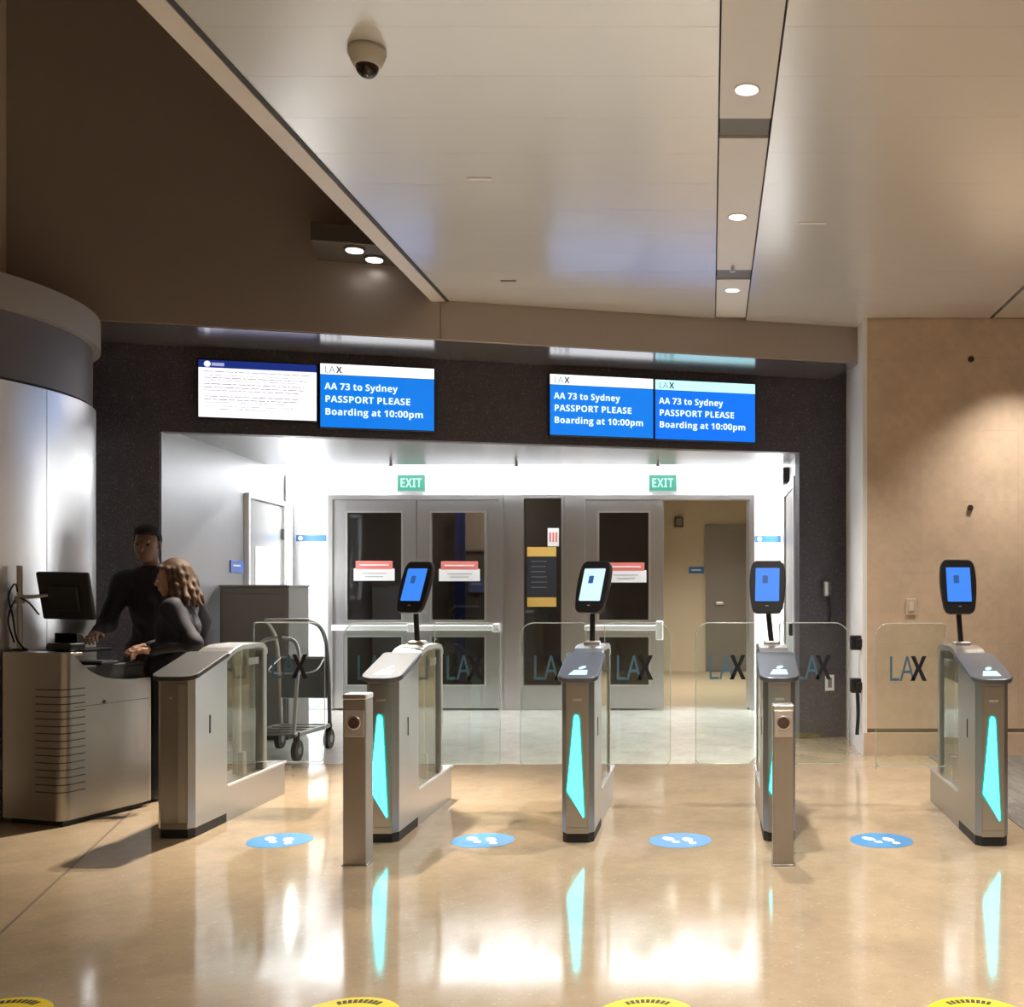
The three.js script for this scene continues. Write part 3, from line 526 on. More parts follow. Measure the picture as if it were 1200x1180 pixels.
// ------------------------------------------------------------------ boarding gates
const wingMat = M.glass;
function wing(parent, side, len) {                       // side: +1 towards +x
  const g = new THREE.Group(); g.name = 'glass_wing'; g.position.set(side * 0.06, 0, -0.915); parent.add(g);
  const y0 = 0.285, y1 = 1.19, h = y1 - y0, s = roundRect(len, h, 0.07, side * len / 2, (y0 + y1) / 2, side > 0 ? [0.01, 0.085, 0.03, 0.01] : [0.085, 0.01, 0.01, 0.03]);
  mesh('glass_sheet', extr(s, 0.010).translate(0, 0, -0.005), wingMat, g);
  const pts = s.getPoints(8).map((p) => [p.x, p.y, 0]);
  mesh('polished_edge', tube(pts, 0.0032, 120, 5, true), M.glassEdge, g);
  const la = text('LA', font, 0.156, 0.0012).scale(0.72, 1, 1), lx = text('X', fontBold, 0.158, 0.0012).scale(0.76, 1, 1), cx = side > 0 ? len - 0.235 : -len + 0.235, off = 0.02 * side;
  mesh('lettering', la.translate(cx - 0.048 + off, 0.905, 0.0065), M.letterBlue, g); mesh('lettering', lx.translate(cx + 0.055 + off, 0.905, 0.0065), M.letterDark, g);
  return g;
}
function makeGate({ X, Z, label, half = 0.09, wings, tablet, lit, long = 1.27 }) {
  const t = thing('boarding_gate', X, 0, -Z, 0, label, 'gate', 'boarding gates across the hall'), w = half, top = (z) => 0.895 - z * 0.25;
  // front cabinet with chamfered corners
  const plan = [[-w, -0.43], [-w, -0.035], [-w + 0.028, 0], [w - 0.028, 0], [w, -0.035], [w, -0.43]];
  mesh('cabinet', uvm(prism(plan, 0.055, top)), M.steel, t);
  mesh('foot', prism(plan.map(([x, z]) => [x * 0.97, z * 0.985 - 0.006]), 0.0, () => 0.056), M.blackMatt, t);
  mesh('toe_trim', prism([[-w + 0.03, 0.004], [w - 0.03, 0.004], [w - 0.03, -0.012], [-w + 0.03, -0.012]], 0.052, () => 0.085), M.steel, t);
  const fp = mesh('front_panel', uvm(extr(shapeOf([[-w + 0.034, 0.09], [w - 0.034, 0.09], [w - 0.040, 0.875], [-w + 0.040, 0.875]]), 0.004, 0.001)), M.steel, t);
  mesh('badge_slot', rb(0.05, 0.012, 0.004, 0, 0.795, 0.007, 0.001), M.steelBright, fp);
  if (lit) {
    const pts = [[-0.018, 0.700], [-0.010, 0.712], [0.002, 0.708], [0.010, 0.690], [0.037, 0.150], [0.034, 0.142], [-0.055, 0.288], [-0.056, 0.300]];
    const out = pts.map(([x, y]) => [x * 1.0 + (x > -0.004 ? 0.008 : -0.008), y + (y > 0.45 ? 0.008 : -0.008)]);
    mesh('painted_halo', extr(shapeOf(out), 0.004, 0).translate(0, 0, 0.0045), glow(0.01, 0.34, 0.24, 1), t);  // glowing rim stands in for the green halo cast on the steel
    mesh('status_light', extr(shapeOf(pts), 0.003, 0.0008).translate(0, 0, 0.008), G.gate, t);
    area(0.05, 0.5, X - 0.005, 0.42, -Z + 0.02, X - 0.005, 0.36, -Z + 2, 0.6, new THREE.Color(0.02, 1.0, 0.62));
  } else if (lit === 0) mesh('crease', uvm(prism([[-w + 0.03, 0.003], [0.03, 0.012], [w - 0.03, 0.003]], 0.09, () => 0.87)), M.steel, t);
  // sloping reader head over the cabinet
  const head = roundRect(2 * w + 0.036, 0.47, 0.05, 0, 0.215, [0.02, 0.02, 0.07, 0.07]);
  const hd = mesh('reader_head', extr(head, 0.016, 0.006, 10).rotateX(-Math.PI / 2 + Math.atan(0.25) * 1).translate(0, 0.902, 0.012), lit === 0 ? M.blackMatt : M.head, t);
  if (lit) {
    const win = (g) => g.rotateX(-Math.PI / 2 + Math.atan(0.25)).translate(0, 0.902, 0.012);
    mesh('reader_window', win(extr(shapeOf([[-0.052, 0.035], [0.05, 0.035], [0.044, 0.115], [-0.03, 0.115]]), 0.002).translate(0, 0, 0.0225)), G.reader, hd);
    mesh('reader_symbol', win(extr(new THREE.Shape().absellipse(0.01, 0.16, 0.016, 0.03, 0, Math.PI * 2, false, -0.5), 0.002).translate(0, 0, 0.0225)), G.reader, hd);
  }
  // low base and the glazed rear section
  mesh('base', uvm(prism([[-w + 0.004, -0.43], [w - 0.004, -0.43], [w - 0.004, -long + 0.02], [w - 0.02, -long], [-w + 0.02, -long], [-w + 0.004, -long + 0.02]], 0.0, () => 0.212)), M.steel, t);
  mesh('base_cap', uvm(rb(2 * w + 0.008, 0.018, long - 0.43, 0, 0.218, -(long + 0.43) / 2, 0.006)), M.steelBright, t);
  for (const s of [-1, 1]) {
    const p = mesh('side_glass', extr(shapeOf([[-0.86, 0.228], [-0.435, 0.228], [-0.435, 1.005], [-0.56, 1.045], [-0.86, 1.055]]), 0.006).rotateY(-Math.PI / 2).translate(s * (w - 0.012) + 0.003, 0, 0), M.glass, t);
    p.name = 'side_glass';
  }
  mesh('slot_plate', rb(0.004, 0.105, 0.014, w + 0.001, 0.62, -0.21, 0.001), M.black, t); mesh('slot_plate', rb(0.004, 0.105, 0.014, -w - 0.001, 0.62, -0.21, 0.001), M.black, t);
  mesh('rear_post', rb(2 * w - 0.006, 0.80, 0.055, 0, 0.625, -0.995, 0.012), M.steel, t);
  const rail = shapeOf([[-0.40, 0.985], [-0.47, 1.015], [-0.56, 1.045], [-0.66, 1.058], [-0.90, 1.058], [-0.98, 1.045], [-1.02, 1.015], [-1.025, 0.985], [-1.0, 0.985], [-0.965, 1.022], [-0.89, 1.034], [-0.66, 1.034], [-0.56, 1.02], [-0.48, 0.992], [-0.42, 0.965]].map(([z, y]) => [z, y]));
  mesh('top_rail', uvm(extr(rail, 2 * w - 0.01, 0.004).rotateY(-Math.PI / 2).translate(w - 0.005, 0, 0)), M.steel, t);
  const pv = mesh('pivot_post', cyl(0.026, 0.026, 0.80, 0, 0.63, -0.80, 20), M.steel, t);
  mesh('pivot_cap', cyl(0.034, 0.034, 0.10, 0, 0.97, -0.80, 20), M.steelDark, pv);
  for (const s of [-1, 1]) { mesh('lower_clamp', rb(0.034, 0.15, 0.05, s * (w - 0.045), 0.303, -0.74, 0.008), M.steelDark, t); mesh('upper_clamp', rb(0.03, 0.05, 0.16, s * (w - 0.04), 0.945, -0.87, 0.008), M.steelDark, t); }
  if (wings[0]) wing(t, -1, wings[0]);
  if (wings[1]) wing(t, 1, wings[1]);
  if (tablet) {
    const { yaw, tilt, screen, dx: ox = 0 } = tablet;
    mesh('tablet_collar', rb(0.10, 0.03, 0.09, 0, 1.07, -0.74, 0.01), M.steelBright, t);
    mesh('tablet_pole', tube([[0, 1.05, -0.74], [ox * 0.4, 1.16, -0.745], [ox, 1.36, -0.76]], 0.017, 12, 12), M.black, t);
    const tb = new THREE.Group(); tb.name = 'tablet'; t.add(tb); tb.position.set(ox, 1.425, -0.715); tb.rotation.set(-tilt, yaw, 0, 'YXZ');
    const body = new THREE.Shape(), hw = 0.105, hh = 0.165; body.moveTo(-0.055, -hh); body.lineTo(0.055, -hh); body.quadraticCurveTo(0.086, -hh, 0.092, -0.125); body.quadraticCurveTo(hw + 0.012, 0.02, hw - 0.004, 0.12); body.quadraticCurveTo(hw - 0.012, hh, 0.06, hh); body.lineTo(-0.06, hh); body.quadraticCurveTo(-hw + 0.012, hh, -hw + 0.004, 0.12); body.quadraticCurveTo(-hw - 0.012, 0.02, -0.092, -0.125); body.quadraticCurveTo(-0.086, -hh, -0.055, -hh);
    mesh('shell', extr(body, 0.022, 0.006, 10).translate(0, 0, -0.03), M.black, tb);
    const sc = mesh('screen', extr(roundRect(0.15, 0.214, 0.006, 0, 0.012), 0.002).translate(0, 0, -0.0015), screen, tb);
    mesh('face_icon', extr(roundRect(0.034, 0.05, 0.006, -0.014, 0.045), 0.001).translate(0, 0, 0.0008), glow(0.02, 0.09, 0.30, 1), sc);
    mesh('shutter', rb(0.018, 0.006, 0.004, 0, -0.125, -0.001, 0.001), M.grey, tb);
    t.updateMatrixWorld(); const p = tb.localToWorld(new THREE.Vector3(0, 0.012, 0.012)), q = tb.localToWorld(new THREE.Vector3(0, 0.012, 1));
    area(0.145, 0.2, p.x, p.y, p.z, q.x, q.y, q.z, 0.03, new THREE.Color(0.3, 0.6, 1));
  }
  return t;
}
const blueScreen = glow(0.04, 0.235, 0.86, 1.0), paleScreen = glow(0.66, 0.90, 1.0, 1.0);
makeGate({ X: -3.03, Z: 6.02, half: 0.105, lit: 0, wings: [0, 0.46], long: 1.33, label: 'unlit steel boarding gate with black top beside the staff podium' });
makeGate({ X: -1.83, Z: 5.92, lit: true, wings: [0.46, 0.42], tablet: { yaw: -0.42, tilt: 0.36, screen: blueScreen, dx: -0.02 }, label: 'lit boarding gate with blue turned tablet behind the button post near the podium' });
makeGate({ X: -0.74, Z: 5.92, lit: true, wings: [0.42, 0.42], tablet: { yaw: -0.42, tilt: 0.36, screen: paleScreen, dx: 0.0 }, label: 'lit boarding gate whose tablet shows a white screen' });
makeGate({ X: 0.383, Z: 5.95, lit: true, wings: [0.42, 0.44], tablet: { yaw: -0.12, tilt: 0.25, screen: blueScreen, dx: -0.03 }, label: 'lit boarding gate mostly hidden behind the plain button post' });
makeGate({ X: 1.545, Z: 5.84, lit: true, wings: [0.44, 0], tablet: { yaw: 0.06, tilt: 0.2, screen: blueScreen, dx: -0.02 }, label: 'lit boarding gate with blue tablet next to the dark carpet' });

// button posts before two of the gates
for (const [X, Z, w, h, l] of [[-1.815, 5.43, 0.118, 0.875, 'square steel button post standing before the gate near the podium'], [0.370, 5.43, 0.106, 0.82, 'square steel button post standing before the gate near the open doorway']]) {
  const t = thing('button_post', X, 0, -Z, 0, l, 'post', 'button posts before the gates');
  mesh('shaft', uvm(rb(w, h - 0.03, w, 0, (h - 0.03) / 2, -w / 2, 0.006)), std(rgb(0.42, 0.385, 0.35), 0.42, 0.9), t);
  mesh('cap', rb(w + 0.004, 0.03, w + 0.004, 0, h - 0.015, -w / 2, 0.008), M.steelBright, t);
  const pl = mesh('button_plate', rb(w * 0.86, 0.135, 0.006, 0, 0.725, 0.003, 0.003), std(rgb(0.62, 0.57, 0.54), 0.35, 0.6), t);
  mesh('button', cyl(0.026, 0.028, 0.014, 0, 0, 0, 24).rotateX(Math.PI / 2).translate(0, 0.73, 0.012), std(rgb(0.10, 0.055, 0.045), 0.4, 0.3), pl);
  mesh('button_ring', new THREE.TorusGeometry(0.031, 0.005, 8, 28).translate(0, 0.73, 0.007), M.steelBright, pl);
  mesh('foot_plate', rb(w + 0.012, 0.008, w + 0.012, 0, 0.004, -w / 2, 0.003), M.steelDark, t);
}

// ------------------------------------------------------------------ floor stickers
function footprint(cx, cy, turn, s) {
  const sole = new THREE.Shape(); sole.absellipse(0, 0.022, 0.021, 0.036, 0, Math.PI * 2); const heel = new THREE.Shape(); heel.absellipse(0, -0.042, 0.016, 0.020, 0, Math.PI * 2);
  return join([extr(sole, 0.0006, 0), extr(heel, 0.0006, 0)]).scale(s, s, 1).rotateZ(turn).translate(cx, cy, 0).rotateX(-Math.PI / 2).translate(0, 0.0016, 0);
}
[[328, 'blue footprint sticker on the floor by the unlit gate'], [566, 'blue footprint sticker on the floor beside the turned blue tablet gate'], [797, 'blue footprint sticker on the floor beside the white screen gate'], [1033, 'blue footprint sticker on the floor next to the last gate']].forEach(([x, l], i) => {
  const Z = 5.98, t = thing('floor_sticker', (x - PX) * Z / F, 0.0, -Z, 0, l, 'sticker', 'blue footprint stickers');
  mesh('disc', cyl(0.176, 0.176, 0.0012, 0, 0.0008, 0, 48), M.sticker, t);
  mesh('footprint', footprint(-0.052, 0.01, 0.55, 1.35), M.stickerWhite, t); mesh('footprint', footprint(0.052, -0.012, 0.35, 1.35), M.stickerWhite, t);
});
[[-2.37, 'yellow round sticker on the floor in front of the podium side'], [-1.2, 'yellow round sticker on the floor in front of the gate near the podium'], [-0.216, 'yellow round sticker on the floor in front of the white screen gate'], [0.88, 'yellow round sticker on the floor in front of the last gates']].forEach(([X, l]) => {
  const t = thing('floor_sticker', X, 0, -3.52, 0, l, 'sticker', 'yellow round stickers');
  mesh('disc', cyl(0.172, 0.172, 0.0012, 0, 0.0008, 0, 48), M.stickerYellow, t);
  for (let k = -4; k <= 4; k++) { const a = k * 0.13; mesh('print_mark', bx(0.013, 0.0006, 0.03).translate(0, 0.0017, -0.135).rotateY(-a), M.ink, t); }
  mesh('footprint', footprint(-0.05, -0.03, 0.1, 1.1), M.ink, t); mesh('footprint', footprint(0.05, -0.03, -0.1, 1.1), M.ink, t);
});

// ------------------------------------------------------------------ staff podium and the things on it
const PT = -0.28, podium = thing('staff_podium', -3.825, 0, -6.29, PT, 'brushed steel staff podium with ridged corner and dark counter', 'podium');
{
  const W = 0.45, D = 0.66, r = 0.06, H = 1.03, arcPts = (rad) => Array.from({ length: 9 }, (_, i) => { const a = Math.PI / 2 - i * Math.PI / 16; return [-r + Math.cos(a) * rad, -r + Math.sin(a) * rad]; });
  const shell = [[-W, 0], ...arcPts(r), ...arcPts(r - 0.02).reverse(), [-W, -0.02]];
  mesh('front_shell', toCreasedNormals(uvm(prism(shell, 0.035, () => H)), 0.4), M.steel, podium);
  const side = new THREE.Shape(); side.moveTo(-r, 0.035); side.lineTo(-D, 0.035); side.lineTo(-D, 0.835); side.bezierCurveTo(-0.36, 0.83, -0.22, 0.86, -r - 0.05, 0.985); side.lineTo(-r, H); side.closePath();
  mesh('side_panel', uvm(extr(side, 0.02).rotateY(-Math.PI / 2)), M.steel, podium);
  mesh('edge_strip', rb(0.024, 0.80, 0.012, -0.01, 0.435, -D - 0.004, 0.004), M.steelBright, podium);
  mesh('far_side_panel', uvm(slab(-W, -W + 0.02, 0.035, H - 0.02, 0.02, D)), M.steel, podium);
  mesh('body', slab(-W + 0.02, -0.022, 0.035, 0.86, 0.022, D - 0.01), M.blackMatt, podium);
  mesh('plinth', slab(-W + 0.03, -0.03, 0, 0.036, 0.03, D - 0.03), M.dark, podium);
  mesh('counter', rb(W - 0.05, 0.03, D - 0.03, -W / 2, 0.925, -D / 2 - 0.02, 0.008), M.blackMatt, podium);
  mesh('counter_front', slab(-W + 0.02, -0.022, 0.85, 0.915, 0.05, D - 0.03), M.blackMatt, podium);
  mesh('top_ledge', rb(W - 0.02, 0.02, 0.14, -W / 2 - 0.005, H - 0.012, -0.09, 0.006), M.steel, podium);
  mesh('rear_ledge', rb(0.16, 0.02, D - 0.12, -W + 0.085, H - 0.014, -D / 2 - 0.05, 0.006), M.blackMatt, podium);
  // ridges round the corner
  for (let k = 0; k < 15; k++) {
    const y = 0.20 + k * 0.0435, pl = [[-0.20, 0.0015], ...arcPts(r + 0.0015), [0.0015, -0.16], [-0.001, -0.16], ...arcPts(r - 0.002).reverse(), [-0.20, -0.001]];
    mesh('ridge', prism(pl, y, () => y + 0.006), M.dark, podium);
  }
  mesh('panel_joint', slab(-0.002, 0.001, 0.70, 0.703, 0.08, D), M.dark, podium); mesh('lock', cyl(0.011, 0.011, 0.004, 0, 0, 0, 12).rotateZ(Math.PI / 2).translate(0.002, 0.715, -0.30), M.black, podium);
}
podium.updateMatrixWorld();
{
  const Z = 6.52, p = at(23, 765, Z), t = thing('monitor_stand', p.x, 1.0315, -6.52, 0, 'thin grey pole carrying a black flat monitor on the podium', 'monitor');
  mesh('pole', cyl(0.016, 0.016, 0.52, 0, 0.26, 0, 16), M.steel, t); mesh('clamp', cyl(0.027, 0.027, 0.045, 0, 0.31, 0, 16), M.steelDark, t); mesh('pole_foot', cyl(0.04, 0.045, 0.014, 0, 0.007, 0, 20), M.black, t);
  mesh('arm', tube([[0.0, 0.33, 0], [0.07, 0.33, -0.02], [0.15, 0.34, -0.05]], 0.012, 14, 8), M.steelBright, t);
  const mo = new THREE.Group(); mo.name = 'monitor'; mo.position.set(0.255, 0.335, -0.05); mo.rotation.set(0.25, -0.12, -0.02, 'YXZ'); t.add(mo);
  mesh('back_shell', rb(0.345, 0.30, 0.03, 0, 0, 0, 0.012), M.blackMatt, mo); mesh('back_box', rb(0.2, 0.16, 0.03, 0, -0.01, 0.022, 0.012), M.blackMatt, mo); mesh('screen', bx(0.33, 0.28, 0.002, 0, 0, -0.016), M.black, mo);
  mesh('cable', tube([[-0.02, 0.05, 0.02], [-0.05, 0.2, 0.03], [0.0, 0.32, 0.02], [0.06, 0.30, 0.02], [0.12, 0.22, 0.0]], 0.005, 40, 6), M.rubber, t);
  mesh('cable', tube([[0.05, 0.004, 0.02], [0.0, 0.07, 0.025], [-0.02, 0.2, 0.03], [-0.06, 0.34, 0.01], [-0.02, 0.41, 0.012], [0.0, 0.36, 0.02]], 0.005, 40, 6), M.rubber, t);
  const q = at(70, 765, 6.44), s = thing('desk_scanner', q.x, 1.0315, -6.50, PT, 'black rounded desk scanner on the podium under the monitor', 'scanner');
  mesh('base', rb(0.19, 0.05, 0.12, 0, 0.025, 0, 0.015), M.black, s); mesh('hood', new THREE.CylinderGeometry(0.06, 0.06, 0.17, 24, 1, false, 0, Math.PI).rotateZ(Math.PI / 2).rotateX(-Math.PI / 2).translate(0, 0.048, 0), M.black, s);
  const k = thing('keyboard', -3.87, 0.941, -6.66, PT, 'low black keyboard on the dark podium counter', 'keyboard'); mesh('tray', rb(0.30, 0.018, 0.13, 0, 0.009, 0, 0.005), M.black, k); mesh('key_block', rb(0.28, 0.006, 0.11, 0, 0.02, 0, 0.002), M.rubber, k);
}

// ------------------------------------------------------------------ luggage trolley behind the unlit gate
{
  const t = thing('luggage_trolley', -3.58, 0, -9.02, 0, 'steel luggage trolley with black wheels behind the unlit gate', 'trolley'), T = M.steel;
  const hx = 0.215;
  for (const s of [-1, 1]) {
    mesh('upright', tube([[s * hx, 0.20, -0.40], [s * hx, 0.70, -0.36], [s * hx, 0.98, -0.28], [s * hx * 0.98, 1.09, -0.14], [s * hx * 0.85, 1.13, 0.0]], 0.017, 40, 10), s > 0 ? M.head : T, t);
    mesh('side_rail', tube([[s * hx, 0.20, -0.42], [s * hx, 0.21, 0.0], [s * hx * 0.9, 0.22, 0.38]], 0.02, 20, 10), T, t);
    mesh('bumper_loop', tube([[s * hx * 0.9, 0.22, 0.36], [s * hx * 0.9, 0.6, 0.30], [s * hx * 0.88, 0.86, 0.24], [s * hx * 0.6, 0.97, 0.18], [s * 0.02, 1.0, 0.15]], 0.016, 40, 10), T, t);
    const wh = mesh('wheel', cyl(0.085, 0.085, 0.04, 0, 0, 0, 28).rotateZ(Math.PI / 2).translate(s * hx * 0.92, 0.085, 0.30), M.rubber, t);
    mesh('hub', cyl(0.035, 0.035, 0.046, 0, 0, 0, 18).rotateZ(Math.PI / 2).translate(s * hx * 0.92, 0.085, 0.30), M.grey, wh);
    mesh('fork', rb(0.05, 0.13, 0.03, s * hx * 0.92, 0.17, 0.31, 0.008), M.black, t);
    const w2 = mesh('wheel', cyl(0.085, 0.085, 0.04, 0, 0, 0, 28).rotateZ(Math.PI / 2).translate(s * hx, 0.085, -0.38), M.rubber, t); mesh('hub', cyl(0.035, 0.035, 0.046, 0, 0, 0, 18).rotateZ(Math.PI / 2).translate(s * hx, 0.085, -0.38), M.grey, w2);
    mesh('fork', rb(0.05, 0.10, 0.03, s * hx, 0.17, -0.38, 0.008), M.black, t);
  }
  mesh('handle_bar', rb(2 * hx * 0.9, 0.04, 0.04, 0, 1.135, 0.0, 0.016), M.steelBright, t);
  for (let k = 0; k < 5; k++) mesh('deck_bar', rb(2 * hx, 0.014, 0.03, 0, 0.215, -0.34 + k * 0.16, 0.004), T, t);
  mesh('seat_panel', bx(2 * hx - 0.03, 0.34, 0.012, 0, 0.62, -0.37), std(rgb(0.09, 0.11, 0.13), 0.4), t);
  for (const y of [0.45, 0.80]) mesh('cross_bar', tube([[-hx, y, -0.385], [hx, y, -0.385]], 0.011, 4, 8), T, t);
  mesh('basket_wire', tube([[-hx + 0.02, 0.80, -0.33], [-hx + 0.03, 0.70, -0.08], [hx - 0.03, 0.70, -0.08], [hx - 0.02, 0.80, -0.33]], 0.007, 30, 6), T, t);
}
// ------------------------------------------------------------------ the two members of staff behind the podium
const V = (a) => new THREE.Vector3(a[0], a[1], -a[2]);
function cap(a, b, ra, rb) {
  const ax = a[0], ay = a[1], az = -a[2], ex = b[0] - ax, ey = b[1] - ay, ez = -b[2] - az, L = ex * ex + ey * ey + ez * ez || 1e-9, dr = rb - ra;
  return (p) => { const x = p.x - ax, y = p.y - ay, z = p.z - az; let t = (x * ex + y * ey + z * ez) / L; t = t < 0 ? 0 : t > 1 ? 1 : t; const u = x - t * ex, v = y - t * ey, w = z - t * ez; return Math.sqrt(u * u + v * v + w * w) - ra - dr * t; };
}
function ell(c, r, inv) {
  const m = Math.min(...r), e = (inv ?? new THREE.Matrix4()).elements;
  return (p) => { const { x, y, z } = p, a = (e[0] * x + e[4] * y + e[8] * z + e[12] - c[0]) / r[0], b = (e[1] * x + e[5] * y + e[9] * z + e[13] - c[1]) / r[1], d = (e[2] * x + e[6] * y + e[10] * z + e[14] - c[2]) / r[2]; return (Math.sqrt(a * a + b * b + d * d) - 1) * m; };
}
function smin(a, b, k) { const d = a - b; if (d >= k) return b; if (d <= -k) return a; const h = (k - (d < 0 ? -d : d)) / k; return (a < b ? a : b) - h * h * k / 4; }
const blend = (fs, k) => (p) => { let d = 1e9; for (let i = 0; i < fs.length; i++) d = smin(d, fs[i](p), k); return d; };
// naive surface nets on a grid over a box
function surface(f, lo, hi, cell) {
  const n = [0, 1, 2].map((i) => Math.ceil((hi[i] - lo[i]) / cell) + 1), [nx, ny, nz] = n, D = new Float32Array(nx * ny * nz), p = new THREE.Vector3(), id = (i, j, k) => i + nx * (j + ny * k);
  const B = 6, half = (B - 1) / 2 * cell, far = half * 1.75 + 0.012;      // blocks well away from the surface take one value
  for (let K = 0; K < nz; K += B) for (let J = 0; J < ny; J += B) for (let I = 0; I < nx; I += B) {
    const c = f(p.set(lo[0] + I * cell + half, lo[1] + J * cell + half, lo[2] + K * cell + half)), skip = Math.abs(c) > far;
    for (let k = K; k < Math.min(K + B, nz); k++) for (let j = J; j < Math.min(J + B, ny); j++) for (let i = I; i < Math.min(I + B, nx); i++) D[id(i, j, k)] = skip ? c : f(p.set(lo[0] + i * cell, lo[1] + j * cell, lo[2] + k * cell));
  }
  const vi = new Int32Array(nx * ny * nz).fill(-1), pos = [], idx = [];
  for (let k = 0; k < nz - 1; k++) for (let j = 0; j < ny - 1; j++) for (let i = 0; i < nx - 1; i++) {
    let c = 0, sx = 0, sy = 0, sz = 0;
    for (let e = 0; e < 12; e++) {
      const ax = e >> 2, u = e & 1, v = (e >> 1) & 1, o = ax === 0 ? [0, u, v] : ax === 1 ? [u, 0, v] : [u, v, 0], q = [...o]; q[ax] = 1;
      const a = D[id(i + o[0], j + o[1], k + o[2])], b = D[id(i + q[0], j + q[1], k + q[2])];
      if ((a < 0) !== (b < 0)) { const t = a / (a - b); sx += i + o[0] + (q[0] - o[0]) * t; sy += j + o[1] + (q[1] - o[1]) * t; sz += k + o[2] + (q[2] - o[2]) * t; c++; }
    }
    if (c) { vi[id(i, j, k)] = pos.length / 3; pos.push(lo[0] + sx / c * cell, lo[1] + sy / c * cell, lo[2] + sz / c * cell); }
  }
  const quad = (a, b, c, d, flip) => { if (a < 0 || b < 0 || c < 0 || d < 0) return; flip ? idx.push(a, c, b, a, d, c) : idx.push(a, b, c, a, c, d); };
  for (let k = 1; k < nz - 1; k++) for (let j = 1; j < ny - 1; j++) for (let i = 1; i < nx - 1; i++) {
    const s = D[id(i, j, k)] < 0;
    if (s !== D[id(i + 1, j, k)] < 0) quad(vi[id(i, j - 1, k - 1)], vi[id(i, j, k - 1)], vi[id(i, j, k)], vi[id(i, j - 1, k)], !s);
    if (s !== D[id(i, j + 1, k)] < 0) quad(vi[id(i - 1, j, k - 1)], vi[id(i - 1, j, k)], vi[id(i, j, k)], vi[id(i, j, k - 1)], !s);
    if (s !== D[id(i, j, k + 1)] < 0) quad(vi[id(i - 1, j - 1, k)], vi[id(i, j - 1, k)], vi[id(i, j, k)], vi[id(i - 1, j, k)], !s);
  }
  const nor = new Float32Array(pos.length), e = cell * 0.5, q = new THREE.Vector3();
  for (let t = 0; t < pos.length; t += 3) {
    p.set(pos[t], pos[t + 1], pos[t + 2]);
    const g = (x, y, z) => f(q.set(p.x + x, p.y + y, p.z + z)), N = new THREE.Vector3(g(e, 0, 0) - g(-e, 0, 0), g(0, e, 0) - g(0, -e, 0), g(0, 0, e) - g(0, 0, -e)).normalize();
    nor[t] = N.x; nor[t + 1] = N.y; nor[t + 2] = N.z;
  }
  const g = new THREE.BufferGeometry(); g.setAttribute('position', new THREE.Float32BufferAttribute(pos, 3)); g.setAttribute('normal', new THREE.BufferAttribute(nor, 3)); g.setIndex(idx);
  g.setAttribute('uv', new THREE.Float32BufferAttribute(new Float32Array(pos.length / 3 * 2), 2)); return g;
}
function handBones(wrist, tip, thumbDir, curl, s) {                         // palm, four bent fingers of unequal length, thumb from the side of the palm
  const W = V(wrist), F1 = V(tip).sub(W).normalize(), T = V(thumbDir).normalize(); const S = T.clone().addScaledVector(F1, -T.dot(F1)).normalize(), N = new THREE.Vector3().crossVectors(F1, S).normalize(); if (N.y > 0) N.negate();
  const pt = (f, a, n) => { const v = W.clone().addScaledVector(F1, f * s).addScaledVector(S, a * s).addScaledVector(N, n * s); return [v.x, v.y, -v.z]; };
  const out = [cap(pt(-0.02, 0, 0), pt(0.03, 0, 0), 0.026 * s, 0.027 * s), cap(pt(0.03, 0.020, 0), pt(0.082, 0.026, 0), 0.017 * s, 0.014 * s), cap(pt(0.03, -0.018, 0), pt(0.078, -0.026, 0), 0.017 * s, 0.013 * s), cap(pt(0.03, 0, 0), pt(0.085, 0, 0), 0.018 * s, 0.014 * s)];
  const fingers = [];
  [[0.030, 0.070], [0.010, 0.078], [-0.010, 0.072], [-0.029, 0.056]].forEach(([a, L]) => { const c = curl, p0 = pt(0.082, a, 0), p1 = pt(0.082 + L * 0.48 * Math.cos(c), a * 1.05, L * 0.48 * Math.sin(c)), p2 = pt(0.082 + L * (0.48 * Math.cos(c) + 0.3 * Math.cos(2 * c)), a * 1.08, L * (0.48 * Math.sin(c) + 0.3 * Math.sin(2 * c))), p3 = pt(0.082 + L * (0.48 * Math.cos(c) + 0.3 * Math.cos(2 * c) + 0.22 * Math.cos(2.6 * c)), a * 1.08, L * (0.48 * Math.sin(c) + 0.3 * Math.sin(2 * c) + 0.22 * Math.sin(2.6 * c))); fingers.push(blend([cap(p0, p1, 0.0095 * s, 0.0088 * s), cap(p1, p2, 0.0088 * s, 0.0082 * s), cap(p2, p3, 0.0082 * s, 0.0072 * s)], 0.004)); });
  fingers.push(blend([cap(pt(0.018, 0.026, 0.004), pt(0.05, 0.052, 0.012), 0.014 * s, 0.011 * s), cap(pt(0.05, 0.052, 0.012), pt(0.085, 0.060, 0.02), 0.011 * s, 0.0085 * s)], 0.006));
  const palm = blend(out, 0.016); return (p) => { let d = palm(p); for (const f of fingers) d = smin(d, f(p), 0.007); return d; };
}
